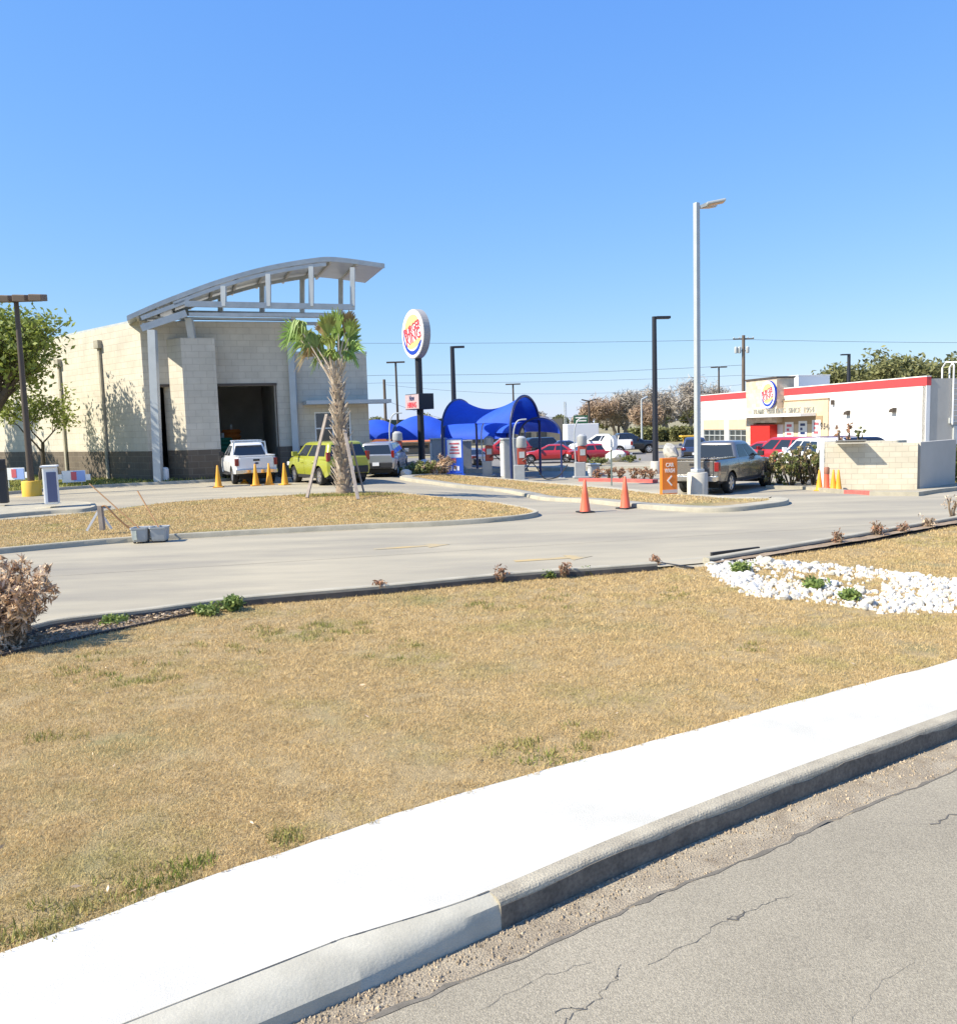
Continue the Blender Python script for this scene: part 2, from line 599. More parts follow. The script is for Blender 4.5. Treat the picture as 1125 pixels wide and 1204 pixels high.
def tag(o, label=None, cat=None, group=None, kind=None):
    if label:
        o['label'] = label
    if cat:
        o['category'] = cat
    if group:
        o['group'] = group
    if kind:
        o['kind'] = kind
    return o


def struct(o, label, cat, kind='structure'):
    return tag(o, label, cat, None, kind)


def kids(o):
    return [c for c in bpy.data.objects if c.parent == o]


def dup(root, loc, rz=0.0, label=None, scale=None):
    def cp(o, par):
        c = o.copy()
        COL.objects.link(c)
        c.parent = par
        for k in kids(o):
            cp(k, c)
        return c
    ks = kids(root)
    r = root.copy()
    COL.objects.link(r)
    r.location = loc
    r.rotation_euler = (0, 0, rz)
    if scale:
        r.scale = (scale,) * 3
    if label:
        r['label'] = label
    for k in ks:
        cp(k, r)
    return r


def text_mb(body, size, depth, org, rx, up, align='CENTER', offset=0.0, width=None, shear=0.0):
    cu = bpy.data.curves.new('t', 'FONT')
    cu.body = body
    cu.size = size
    cu.extrude = depth / 2
    cu.align_x = align
    cu.align_y = 'CENTER'
    cu.offset = offset
    cu.shear = shear
    cu.resolution_u = 3
    ob = bpy.data.objects.new('t', cu)
    COL.objects.link(ob)
    dg = bpy.context.evaluated_depsgraph_get()
    me = bpy.data.meshes.new_from_object(ob.evaluated_get(dg))
    rx, up, org = Vector(rx).normalized(), Vector(up).normalized(), Vector(org)
    nz = rx.cross(up)
    co = [v.co.copy() for v in me.vertices]
    sx = 1.0
    if width and co:
        wd = max(c.x for c in co) - min(c.x for c in co)
        sx = width / wd
    m = MB()
    m.add([org + rx * c.x * sx + up * c.y + nz * c.z for c in co], [tuple(p.vertices) for p in me.polygons])
    bpy.data.objects.remove(ob)
    bpy.data.curves.remove(cu)
    bpy.data.meshes.remove(me)
    return m


def smooth_path(pts, n=6, closed=False):
    pts = [Vector(p) for p in pts]
    m = len(pts)
    out = []
    rng = range(m if closed else m - 1)
    for i in rng:
        p0 = pts[(i - 1) % m] if closed or i > 0 else pts[i]
        p1, p2 = pts[i], pts[(i + 1) % m]
        p3 = pts[(i + 2) % m] if closed or i < m - 2 else p2
        for k in range(n):
            t = k / n
            out.append(.5 * ((2 * p1) + (p2 - p0) * t + (2 * p0 - 5 * p1 + 4 * p2 - p3) * t * t + (3 * p1 - p0 - 3 * p2 + p3) * t ** 3))
    if not closed:
        out.append(pts[-1])
    return out


def fill(path, dz=0.0):
    """flat polygon sheet over a plan path"""
    m = MB()
    m.add([Vector((p[0], p[1], p[2] + dz)) for p in path], [tuple(range(len(path)))])
    return m


def grid_fill(name, poly, zf, step, mat, depth=0.0):
    """terrain-following sheet clipped to a plan polygon"""
    bm = bmesh.new()
    dv, _, df, _, _, _ = delaunay_2d_cdt([Vector((p[0], p[1])) for p in poly], [], [list(range(len(poly)))], 1, 1e-5)
    vs = [bm.verts.new((p[0], p[1], 0)) for p in dv]
    for f in df:
        if len(set(f)) > 2:
            bm.faces.new([vs[i] for i in f])
    xs = [p[0] for p in poly]
    ys = [p[1] for p in poly]
    for ax, lo, hi in ((0, min(xs), max(xs)), (1, min(ys), max(ys))):
        c = lo + step
        while c < hi:
            no = (1, 0, 0) if ax == 0 else (0, 1, 0)
            co = (c, 0, 0) if ax == 0 else (0, c, 0)
            bmesh.ops.bisect_plane(bm, geom=bm.verts[:] + bm.edges[:] + bm.faces[:], plane_co=co, plane_no=no)
            c += step
    for v in bm.verts:
        v.co.z = zf(v.co.x, v.co.y)
    bmesh.ops.recalc_face_normals(bm, faces=bm.faces)
    for fc in bm.faces:
        if fc.normal.z < 0:
            fc.normal_flip()
    me = bpy.data.meshes.new(name)
    bm.to_mesh(me)
    bm.free()
    me.shade_smooth()
    me.materials.append(mat)
    o = bpy.data.objects.new(name, me)
    COL.objects.link(o)
    return o


def in_poly(x, y, poly):
    px = np.array([p[0] for p in poly])
    py = np.array([p[1] for p in poly])
    ins = np.zeros(len(x), bool)
    j = len(px) - 1
    for i in range(len(px)):
        c = ((py[i] > y) != (py[j] > y)) & (x < (px[j] - px[i]) * (y - py[i]) / (py[j] - py[i] + 1e-12) + px[i])
        ins ^= c
        j = i
    return ins


def tufts(pts, n, r, h, mat, wd=.006, seed=1):
    rg = np.random.default_rng(seed)
    V = []
    for (x, y, z) in pts:
        a = rg.random(n) * 2 * PI
        rr = r * rg.random(n) ** .5
        b = np.stack([x + rr * np.cos(a), y + rr * np.sin(a), np.full(n, z)], 1)
        az = rg.random(n) * 2 * PI
        tl = rg.random(n) * 1.1
        d = np.stack([np.cos(az) * np.sin(tl), np.sin(az) * np.sin(tl), np.cos(tl)], 1)
        L = h * (.5 + rg.random(n))
        a2 = rg.random(n) * 2 * PI
        s = np.stack([np.cos(a2), np.sin(a2), np.zeros(n)], 1) * wd
        q = np.empty((n, 4, 3))
        q[:, 0] = b - s
        q[:, 1] = b + s
        q[:, 2] = b + d * L[:, None] + s * .2
        q[:, 3] = b + d * L[:, None] - s * .2
        V.append(q.reshape(-1, 3))
    return np.concatenate(V)



VN = np.random.default_rng(99).random((256, 256))


def vnoise(x, y, sc):
    x, y = np.asarray(x) * sc + 500, np.asarray(y) * sc + 500
    i, j = np.floor(x).astype(int), np.floor(y).astype(int)
    u, v = x - i, y - j
    u, v = u * u * (3 - 2 * u), v * v * (3 - 2 * v)
    g = lambda a, b: VN[a % 256, b % 256]
    return (g(i, j) * (1 - u) + g(i + 1, j) * u) * (1 - v) + (g(i, j + 1) * (1 - u) + g(i + 1, j + 1) * u) * v


def blades(name, poly, zf, n, mat, h=(.02, .05), wd=.005, near=3.5, far=None, label=None, pw=1.0, lie=.75, patch=False):
    """mown grass: n small blades, denser close to the verge"""
    xs = [p[0] for p in poly]
    ys = [p[1] for p in poly]
    y0, y1 = max(min(ys), near), max(ys)
    X, Y = [], []
    got = 0
    while got < n:
        k = n
        uu = RNG.random(k)
        y = y0 * (y1 / y0) ** uu if pw == 1.0 else y0 + (y1 - y0) * uu
        lo, hi = np.maximum(min(xs), -.66 * y - 1.2), np.minimum(max(xs), .66 * y + 1.2)
        x = lo + RNG.random(k) * (hi - lo)
        ok = in_poly(x, y, poly)
        if patch:
            ok &= RNG.random(k) < np.clip(2.2 * (vnoise(x, y, 2.2) * .5 + vnoise(x, y, 7.0) * .5) - .25, .12, 1)
        X.append(x[ok])
        Y.append(y[ok])
        got += ok.sum()
        if ok.sum() == 0:
            break
    x, y = np.concatenate(X)[:n], np.concatenate(Y)[:n]
    n = len(x)
    sc = np.clip(y / 8.0, .75, 3.5)
    z = np.array([zf(a, b) for a, b in zip(x, y)])
    ang = RNG.random(n) * 2 * PI
    tilt = PI / 2 * (RNG.random(n) ** .6) * lie + .12
    L = (h[0] + RNG.random(n) ** 2 * (h[1] - h[0])) * np.sqrt(sc)
    d = np.stack([np.cos(ang) * np.sin(tilt), np.sin(ang) * np.sin(tilt), np.cos(tilt)], 1)
    a2 = RNG.random(n) * 2 * PI
    sd = np.stack([np.cos(a2), np.sin(a2), np.zeros(n)], 1) * (wd * sc * (.6 + .8 * RNG.random(n)))[:, None] * .5
    b = np.stack([x, y, z], 1)
    tip = b + d * L[:, None]
    V = np.empty((n, 4, 3), np.float32)
    V[:, 0] = b - sd
    V[:, 1] = b + sd
    V[:, 2] = tip + sd * .35
    V[:, 3] = tip - sd * .35
    o = np_mesh(name, V.reshape(-1, 3), 4, mat)
    return struct(o, label, 'grass', 'stuff')


def leaf_quads(centres, n_each, rad, size, aspect=1.8, flat=0.0, seed=0, drop=0.0):
    rg = np.random.default_rng(seed)
    C = np.repeat(np.asarray(centres, float), n_each, 0)
    n = len(C)
    o = rg.normal(size=(n, 3))
    o /= np.linalg.norm(o, axis=1)[:, None]
    C = C + o * (rad * rg.random(n) ** .5)[:, None]
    d = rg.normal(size=(n, 3))
    d[:, 2] = d[:, 2] * (1 - flat) - drop
    d /= np.linalg.norm(d, axis=1)[:, None]
    e = rg.normal(size=(n, 3))
    e -= d * (e * d).sum(1)[:, None]
    e /= np.linalg.norm(e, axis=1)[:, None]
    s = size * (.6 + .8 * rg.random(n))
    d *= (s * aspect / 2)[:, None]
    e *= (s / 2)[:, None]
    V = np.empty((n, 4, 3), np.float32)
    V[:, 0] = C - d
    V[:, 1] = C + e * .8
    V[:, 2] = C + d
    V[:, 3] = C - e * .8
    return V.reshape(-1, 3)


def make_tree(name, label, cat, loc, h, spread, tr, bark, leafm, seed, levels=4, lean=0.0, leaves=14, lsize=.16, lrad=.55,
              group=None, first=.3, aspect=1.7, kidsn=(3, 4), up=.25, crown_name='crown', tipr=.012):
    rd = random.Random(seed)
    t = thing(name, label, cat, loc, 0, group)
    mb = MB()
    tips = []

    def grow(p, d, L, r, lv):
        path = [p.copy()]
        rs = [r]
        q = p.copy()
        dd = d.copy()
        segs = 4 if lv < 2 else 3
        for i in range(segs):
            dd = (dd + Vector((rd.gauss(0, .16), rd.gauss(0, .16), rd.gauss(0, .10) + up * .22))).normalized()
            q = q + dd * (L / segs)
            path.append(q.copy())
            rs.append(max(tipr * .6, r * (1 - .5 * (i + 1) / segs)))
        mb.tube(path, rs, 7 if lv == 0 else (5 if lv < 3 else 3), False)
        if lv >= levels - 1:
            tips.extend(path[1:])
            return
        if lv >= levels - 2:
            tips.append(path[-1])
        nk = rd.randint(*kidsn)
        for k in range(nk):
            i = rd.choice(range(max(1, segs - 2), segs + 1)) if lv > 0 else segs - (k % 2)
            az = 2 * PI * (k + rd.random() * .7) / nk
            side = Vector((math.cos(az), math.sin(az), .15 + up * rd.random()))
            nd = (dd * .55 + side * spread * (.6 + .6 * rd.random())).normalized()
            grow(path[i], nd, L * (.62 + .25 * rd.random()), rs[i] * .62, lv + 1)

    H0 = h * first
    grow(Vector((0, 0, -.05)), Vector((lean, 0, 1)).normalized(), H0, tr, 0)
    top = max(p.z for p in tips)
    k = h / top
    mb.v = [(a * k, b * k, c * k) for a, b, c in mb.v]
    tips = [p * k for p in tips]
    mb.build('trunk', bark, t, smooth=True)
    if leaves:
        V = leaf_quads([tuple(p) for p in tips], leaves, lrad, lsize, aspect, seed=seed)
        np_mesh(crown_name, V, 4, leafm, t)
    return t

# ================================================================== GROUND
def GZ(px, py, z):
    d = ray(px, py)
    return Vector(np.array([0, 0, ZC]) + d * ((z - ZC) / d[2]))


def extend(path, a, b):
    """lengthen a path past both ends (metres)"""
    p = [Vector(q) for q in path]
    d0 = (p[0] - p[1]).normalized() * a
    d1 = (p[-1] - p[-2]).normalized() * b
    L0, L1 = (p[0] - p[1]).length / a, (p[-1] - p[-2]).length / b
    fa = [1, .55, .3, .16, .08]
    return [p[0] + d0 * k for k in fa if k > L0 * .8] + p + [p[-1] + d1 * k for k in reversed(fa) if k > L1 * .8]


def resample(path, n):
    path = [Vector(p) for p in path]
    ac = [0.0]
    for a, b in zip(path[:-1], path[1:]):
        ac.append(ac[-1] + (b - a).length)
    out, j = [], 0
    for i in range(n + 1):
        t = ac[-1] * i / n
        while j < len(path) - 2 and ac[j + 1] < t:
            j += 1
        k = (t - ac[j]) / max(1e-9, ac[j + 1] - ac[j])
        out.append(path[j].lerp(path[j + 1], k))
    return out


def ribbon(A, B, n=400):
    """ladder of quads between two side lines"""
    A, B = resample(A, n), resample(B, n)
    m = MB()
    m.add(A + B, [(i, i + 1, n + 2 + i, n + 1 + i) for i in range(n)])
    return m


m = MB()
S = 4000
m.add([(-S, -S, -.62), (S, -S, -.62), (S, S, -.62), (-S, S, -.62)], [(0, 1, 2, 3)])
struct(m.build('ground', M_ground), 'wide dry ground reaching to the horizon', 'ground')

# road, gutter, kerb, walk -----------------------------------------------------
asph = extend([GZ(430, 1204, -.12), GZ(590, 1135, -.12), GZ(760, 1060, -.12), GZ(940, 983, -.12), GZ(1125, 905, -.12)], 30, 60)
kbot = extend([GZ(330, 1204, -.12), GZ(450, 1152, -.12), GZ(590, 1091, -.12), GZ(730, 1026, -.12), GZ(870, 966, -.12), GZ(1000, 914, -.12), GZ(1125, 866, -.12)], 30, 60)
walk_in = extend([GZ(0, 1120, .03), GZ(110, 1080, .03), GZ(240, 1032, .03), GZ(380, 985, .03), GZ(500, 945, .03), GZ(650, 902, .03), GZ(800, 862, .03),
                  GZ(960, 818, .03), GZ(1125, 775, .03)], 30, 60)
rd_n = (asph[0] - asph[-1]).normalized()
rdperp = Vector((-rd_n.y, rd_n.x, 0))
if rdperp.y > 0:
    rdperp = -rdperp
asph = smooth_path(asph, 6)
m = ribbon(asph, [p + rdperp * 14 for p in asph])
ro = m.build('road', M_road)
struct(ro, 'worn grey asphalt street in the near corner', 'road')
ks = smooth_path(kbot, 10)
m = ribbon([p + Vector((0, 0, -.012)) for p in asph], [p + Vector((0, 0, -.012)) for p in ks])
struct(m.build('gutter', M_gutter), 'dirty concrete gutter between asphalt and kerb', 'gutter')
# asphalt edge lip: slightly ragged dark seam
seam = resample(asph, 900)
mm = MB()
L_, R_ = [], []
for i, p in enumerate(seam):
    j = rdperp * (.010 * math.sin(i * .37) + random.gauss(0, .007))
    L_.append(p - rdperp * (.003 + random.random() ** 2 * .03) + j + Vector((0, 0, .003)))
    R_.append(p + rdperp * (.003 + random.random() ** 2 * .016) + j + Vector((0, 0, .003)))
for i in range(len(seam) - 1):
    mm.add([L_[i], L_[i + 1], R_[i + 1], R_[i]], [(0, 1, 2, 3)])
struct(mm.build('road_seam', M_seam), 'dark ragged seam along the asphalt edge', 'road')
# cracks
mm = MB()


def crack(pts, wdt):
    pa = []
    for a, b in zip(pts[:-1], pts[1:]):
        for k in range(7):
            t = k / 7
            q = GZ(a[0] + (b[0] - a[0]) * t + random.gauss(0, 3.0), a[1] + (b[1] - a[1]) * t + random.gauss(0, 2.0), -.117)
            pa.append(q)
    for i in range(len(pa) - 1):
        d = (pa[i + 1] - pa[i]).normalized()
        nn = Vector((-d.y, d.x, 0))
        w0 = wdt * random.uniform(.3, 1.3)
        w1 = wdt * random.uniform(.3, 1.3)
        mm.add([pa[i] - nn * w0, pa[i + 1] - nn * w1, pa[i + 1] + nn * w1, pa[i] + nn * w0], [(0, 1, 2, 3)])


crack([(660, 1204), (700, 1178), (722, 1150), (730, 1132)], .002)
crack([(650, 1190), (690, 1182)], .003)
crack([(760, 1135), (820, 1108), (860, 1080), (900, 1062), (940, 1050)], .0016)
crack([(1095, 965), (1125, 958)], .006)
crack([(860, 1082), (875, 1070)], .006)
crack([(560, 1190), (640, 1150), (700, 1130)], .0012)
crack([(1000, 1204), (1030, 1160), (1090, 1120)], .0008)
struct(mm.build('road_crack', M_joint), 'thin dark cracks in the asphalt', 'road')

# kerb: rolled new piece on one end, upright old one beyond the joint
ks = smooth_path(kbot, 10)
sp = min(range(len(ks)), key=lambda i: (ks[i] - GZ(588, 1092, -.12)).length)
old = ks[sp:]
new = ks[:sp + 1]
# travel is +x so the walk is on the left
prof_old = [(0, -.05), (.006, .116), (.012, .132), (.022, .143), (.035, .148), (.115, .151), (.115, -.05)]
m = MB()
m.sweep(old, prof_old)
struct(m.build('kerb', M_kerb), 'old upright street kerb with shaded face', 'kerb')
m = MB()
rings = []
for i, p in enumerate(new):
    a, b = new[max(0, i - 1)], new[min(len(new) - 1, i + 1)]
    d = (b - a).normalized()
    nn = Vector((-d.y, d.x, 0))
    q = min(1, max(0, (len(new) - 1 - i) / 14.0))
    q = q * q * (3 - 2 * q)
    pr = [(0 - .02 * q, -.05), (.004 - .012 * q, .07 - .02 * q), (.022 + .028 * q, .118 - .01 * q), (.06 + .05 * q, .138), (.115 + .085 * q, .153), (.115 + .085 * q, -.05)]
    rings.append([p + nn * x + Vector((0, 0, z)) for x, z in pr])
m.loft(rings)
struct(m.build('kerb', M_kerbnew, smooth=True, sharp=38), 'paler rolled kerb sloping to the gutter', 'kerb')
# lower face of the old kerb: shade painted dark, with some scuffing
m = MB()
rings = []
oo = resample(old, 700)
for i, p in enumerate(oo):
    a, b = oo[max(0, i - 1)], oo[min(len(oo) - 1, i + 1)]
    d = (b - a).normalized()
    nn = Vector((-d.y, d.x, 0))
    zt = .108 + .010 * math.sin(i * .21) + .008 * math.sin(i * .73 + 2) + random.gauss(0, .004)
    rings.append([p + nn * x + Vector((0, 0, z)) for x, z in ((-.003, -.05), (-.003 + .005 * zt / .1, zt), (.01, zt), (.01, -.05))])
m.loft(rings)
struct(m.build('kerb_shade_stain', pm('shade_and_scuff', (.19, .165, .13), (.12, .105, .085), 6, rough=.95, speck=.25, sscale=40)), 'scuffed lower face of the street kerb with its shade painted dark', 'kerb')
# sidewalk
wk = []
kedge = [p for p in ks]
rail = []
for i, p in enumerate(kedge):
    a, b = kedge[max(0, i - 1)], kedge[min(len(kedge) - 1, i + 1)]
    d = (b - a).normalized()
    rail.append(Vector((p.x, p.y, .026)) + Vector((-d.y, d.x, 0)) * (.108 + .085 * (lambda q: q * q * (3 - 2 * q))(min(1, max(0, (sp - i) / 14.0)))))
wi = smooth_path(walk_in, 5)
wi = [Vector((p.x, p.y, .026)) + Vector((.012 * math.sin(i * 1.7), .012 * math.sin(i * 2.9 + 1), 0)) for i, p in enumerate(wi)]
m = ribbon(rail, wi)
struct(m.build('sidewalk', M_walk), 'bright white concrete sidewalk beside the lawn', 'sidewalk')
m = MB()
for i in range(len(rail) - 1):
    if i < sp:
        a, b = rail[i], rail[i + 1]
        wj = .0018 + .0016 * (1 + math.sin(i * 1.3)) * random.random()
        d = (b - a).normalized()
        nn = Vector((-d.y, d.x, 0)) * wj
        up = Vector((0, 0, .009))
        m.add([a - nn + up, b - nn + up, b + nn + up, a + nn + up], [(0, 1, 2, 3)])
struct(m.build('sidewalk_joint', M_joint), 'dark gap between sidewalk and rolled kerb', 'sidewalk')

# lot south kerb and planting bed -----------------------------------------------
LK = [(-330, 790), (-150, 768), (0, 741), (60, 727), (120, 719), (170, 714), (282, 700), (450, 686), (600, 672), (700, 665), (768, 660)]
LK2 = [(826, 655), (900, 643), (1000, 627), (1125, 606), (1290, 580), (1500, 556)]
lk = smooth_path([GZ(a, b, .10) for a, b in LK], 6)
lk2 = smooth_path([GZ(a, b, .10) for a, b in LK2], 6)
lk = [Vector((p.x, p.y, 0)) for p in lk]
lk2 = [Vector((p.x, p.y, 0)) for p in lk2]
kp = [(-.15, -.25), (-.15, .085), (-.135, .10), (-.02, .10), (0, .08), (.02, -.1)]
m = MB()
m.sweep(lk, kp)
struct(m.build('kerb', M_kerblot, smooth=True), 'long kerb between planting bed and driveway', 'kerb')
m = MB()
m.sweep(lk2, kp)
struct(m.build('kerb', M_kerblot, smooth=True), 'kerb on the rocks side of the drain gap', 'kerb')
m = MB()  # dark strip that paints the shade of the outer face, soil included
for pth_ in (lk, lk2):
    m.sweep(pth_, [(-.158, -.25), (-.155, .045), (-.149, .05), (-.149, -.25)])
struct(m.build('kerb_shade_stain', M_kerbshade), 'soil stained outer face of the driveway kerb with its shade painted dark', 'kerb')

ED = [(-330, 850), (-150, 812), (0, 774), (140, 742), (280, 713), (430, 697), (600, 681), (700, 673), (768, 668)]
ED2 = [(840, 666), (900, 657), (1000, 641), (1125, 618), (1290, 590), (1500, 563)]
ed = smooth_path([GZ(a, b, -.03) for a, b in ED], 4)
ed2 = smooth_path([GZ(a, b, -.03) for a, b in ED2], 4)


def lawn_z(x, y):
    return .012 + .018 * math.sin(x * .9 + .4) * math.sin(y * .7) - .05 * sst(7, 13, y - .25 * x)


lawn_poly = [(p.x, p.y) for p in wi] + [(p.x, p.y) for p in reversed(ed2)] + [(p.x, p.y) for p in reversed(ed)]
lawn_poly2 = [(p[0] - .0, p[1]) for p in lawn_poly]
lo_ = grid_fill('lawn', lawn_poly, lawn_z, .6, M_lawn)
struct(lo_, 'dry tan lawn between the sidewalk and the driveway', 'lawn')
bed = [(p.x, p.y) for p in ed] + [(p.x, p.y) for p in reversed([q for q in lk])]
b1 = grid_fill('planting_bed', bed, lambda x, y: -.018 + .012 * math.sin(9 * x) * math.sin(7 * y), .4, M_mulch)
struct(b1, 'narrow bed of dry mulch below the kerb', 'planting bed')
bed2 = [(p.x, p.y) for p in ed2] + [(p.x, p.y) for p in reversed(lk2)]
b2 = grid_fill('planting_bed', bed2, lambda x, y: .03 + .01 * math.sin(9 * x) * math.sin(7 * y), .4, M_mulch)
struct(b2, 'narrow bed of mulch above the white rocks', 'planting bed')
m = MB()
m.sweep([Vector((p.x, p.y, lawn_z(p.x, p.y))) for p in ed], [(-.012, -.1), (-.012, .035), (.012, .035), (.012, -.1)])
m.sweep([Vector((p.x, p.y, lawn_z(p.x, p.y))) for p in ed2], [(-.012, -.1), (-.012, .03), (.012, .03), (.012, -.1)])
struct(m.build('edging', M_edging), 'black plastic edging strip round the planting bed', 'edging')
# drain flume in the kerb gap
m = MB()
fl = [GZ(766, 661, .0), GZ(828, 655, .0), GZ(842, 668, -.04), GZ(812, 671, -.04)]
m.add([fl[0] + Vector((0, 0, .004)), fl[1] + Vector((0, 0, .004)), fl[2], fl[3]], [(3, 2, 1, 0)])
struct(m.build('drain_apron', M_kerblot), 'concrete drain apron in the kerb gap', 'drain')
m = MB()
m.bar(GZ(836, 655, -.02), GZ(892, 648, -.02), .05, .17)
m.bar(GZ(770, 664, -.05), GZ(815, 671, -.05), .05, .12)
struct(m.build('drain_edge', M_plastic), 'dark edge of the drain gap beside the rocks', 'drain')

resample_wi = resample(wi, 6000)
blades('grass', lawn_poly, lawn_z, 640000, M_blade, h=(.014, .042), wd=.0043, near=3.3, label='mown dry brown grass of the near lawn', patch=True)
edge = []
for _ in range(1500):
    p = wi[0].lerp(wi[-1], 0) if False else resample_wi[random.randrange(len(resample_wi))]
    if p.y < 3.2 or p.y > 16:
        continue
    edge.append((p.x + random.gauss(0, .015), p.y + .01 + random.gauss(0, .015), .012))
o = np_mesh('grass_edge', tufts(edge, 12, .035, .035, None, .0032, 14), 4, M_blade)
struct(o, 'ragged grass edge creeping over the sidewalk', 'grass', 'stuff')
resample_bed0, resample_bed1 = resample(ed, 600), resample([q for q in lk], 600)
# weeds and green tufts in lawn
rg = np.random.default_rng(3)


gp = []
for (px, py, k) in [(180, 800, 10), (330, 742, 14), (380, 735, 14), (420, 735, 8), (260, 760, 8), (565, 708, 8), (95, 790, 6), (700, 860, 5), (620, 880, 7),
                    (150, 1050, 5), (60, 1095, 4), (240, 1020, 6), (110, 785, 9), (660, 890, 7), (330, 990, 6), (40, 870, 5), (480, 760, 6), (800, 700, 6),
                    (90, 1080, 5), (20, 1108, 6), (200, 1035, 4), (640, 700, 6), (130, 1062, 4), (900, 760, 4)]:
    for _ in range(k):
        q = GZ(px + random.gauss(0, 22), py + random.gauss(0, 6), 0)
        if in_poly(np.array([q.x]), np.array([q.y]), lawn_poly)[0]:
            gp.append((q.x, q.y, lawn_z(q.x, q.y)))
o = np_mesh('grass_tufts', tufts(gp, 26, .09, .045, None, .005, 4), 4, M_greenblade)
struct(o, 'green tufts scattered through the dry lawn', 'grass', 'stuff')
# pale leaf scraps lying on the lawn
pts = []
for _ in range(110):
    y = 3.6 + 9 * random.random() ** 1.3
    x = random.uniform(-.6, .6) * y
    if in_poly(np.array([x]), np.array([y]), lawn_poly)[0]:
        pts.append((x, y, lawn_z(x, y) + .03))
o = np_mesh('fallen_leaves', leaf_quads(pts, 1, .01, .018, 3.0, flat=.8, seed=5), 4, M_deadleaf)
struct(o, 'pale dry leaf scraps lying on the lawn', 'leaves', 'stuff')
pts = []
for _ in range(5200):
    k = random.randrange(len(resample_bed0))
    p = resample_bed0[k].lerp(resample_bed1[k], random.random())
    if abs(p.x) < .62 * p.y + .3 and p.y < 22:
        pts.append((p.x, p.y, .012))
o = np_mesh('leaf_litter', leaf_quads(pts, 2, .03, .022, 2.4, flat=.75, seed=15), 4, M_litter)
struct(o, 'dry leaf litter covering the narrow planting bed', 'leaf litter', 'stuff')
# gravel in gutter
V = []
m = MB()
for i in range(3600):
    t = random.random()
    k = t * (len(ks) - 1)
    i0 = int(k)
    p = ks[i0].lerp(ks[min(i0 + 1, len(ks) - 1)], k - i0)
    if p.y > 14 or p.y < 2.6 or abs(p.x) > .66 * p.y + .5:
        continue
    off = .02 + .36 * random.random() ** 1.8
    s_ = random.uniform(.004, .011) * (1.6 if random.random() < .06 else 1)
    c = p + rdperp * off + Vector((0, 0, s_ * .3 - .01))
    vs = [c + Vector((random.uniform(.7, 1.3) * s_ * math.cos(a), random.uniform(.7, 1.3) * s_ * math.sin(a), -s_ * .4)) for a in (0.2, 1.7, 3.3, 4.8)]
    vs += [c + Vector((random.uniform(-.3, .3) * s_, random.uniform(-.3, .3) * s_, s_ * .7))]
    m.add(vs, [(0, 1, 4), (1, 2, 4), (2, 3, 4), (3, 0, 4)])
o = m.build('gravel', M_pebble)
struct(o, 'loose gravel washed into the gutter', 'gravel', 'stuff')

# parking lot slab -------------------------------------------------------------
lot_poly = [(p.x, p.y) for p in lk] + [(lk[-1].x, lk[-1].y - .02), (lk2[0].x, lk2[0].y - .02)] + [(p.x, p.y) for p in lk2]
e = lk2[-1]
lot_poly += [(60, e.y + 3), (60, 56), (-60, 56), (-60, lk[0].y + 1)]
lot = grid_fill('parking_lot', lot_poly, zg, 2.0, M_lot)
struct(lot, 'pale stained concrete driveway and lot', 'parking lot')
# saw-cut joints of the slab
m = MB()
jd = Vector((math.cos(.22), math.sin(.22), 0))
jn = Vector((-jd.y, jd.x, 0))


def strip(a, b, wd, dz, n=24):
    a, b = Vector(a), Vector(b)
    d = (b - a).normalized()
    nn = Vector((-d.y, d.x, 0)) * wd
    pts = [a.lerp(b, i / n) for i in range(n + 1)]
    xs_ = np.array([p.x for p in pts])
    ys_ = np.array([p.y for p in pts])
    ok = in_poly(xs_, ys_, lot_poly)
    for i in range(n):
        if ok[i] and ok[i + 1]:
            q = []
            for p in (pts[i] - nn, pts[i + 1] - nn, pts[i + 1] + nn, pts[i] + nn):
                q.append((p.x, p.y, zg(p.x, p.y) + dz))
            m.add(q, [(0, 1, 2, 3)])


for k in range(-2, 12):
    strip(jd * -40 + jn * (12 + 4.6 * k), jd * 50 + jn * (12 + 4.6 * k), .007, .005, 90)
struct(m.build('lot_joints', M_lotjoint), 'saw cut joints in the concrete lot', 'parking lot')
# worn yellow arrows on the drive
m = MB()
for (a, b) in (((440, 646), (530, 640)), ((605, 660), (697, 654))):
    p0, p1 = G(*a), G(*b)
    d = (p1 - p0).normalized()
    nn = Vector((-d.y, d.x, 0))
    for o0, o1, hw in ((0, .68, .10),):
        q = [p0.lerp(p1, o0) - nn * hw, p0.lerp(p1, o1) - nn * hw, p0.lerp(p1, o1) + nn * hw, p0.lerp(p1, o0) + nn * hw]
        m.add([(x.x, x.y, zg(x.x, x.y) + .006) for x in q], [(0, 1, 2, 3)])
    q = [p0.lerp(p1, .68) - nn * .32, p1, p0.lerp(p1, .68) + nn * .32]
    m.add([(x.x, x.y, zg(x.x, x.y) + .006) for x in q], [(0, 1, 2)])
struct(m.build('lane_arrow', M_yellowworn), 'two worn yellow arrows painted on the driveway', 'road marking')

# far ground: dry verge, asphalt lots --------------------------------------------
def sheet(name, x0, x1, y0, y1, z, mat, label, cat):
    m = MB()
    m.add([(x0, y0, z), (x1, y0, z), (x1, y1, z), (x0, y1, z)], [(0, 1, 2, 3)])
    return struct(m.build(name, mat), label, cat)


sheet('far_street', -140, 160, 92, 104, -.55, M_asph2, 'grey street beyond the far verge', 'street')
sheet('far_lot', -60, 60, 62, 84, -.55, M_asph2, 'grey asphalt lot with parked cars far behind', 'parking lot')
sheet('far_apron', -60, 60, 56, 59.2, -.33, M_lot, 'pale concrete edge of the vacuum area', 'pavement')

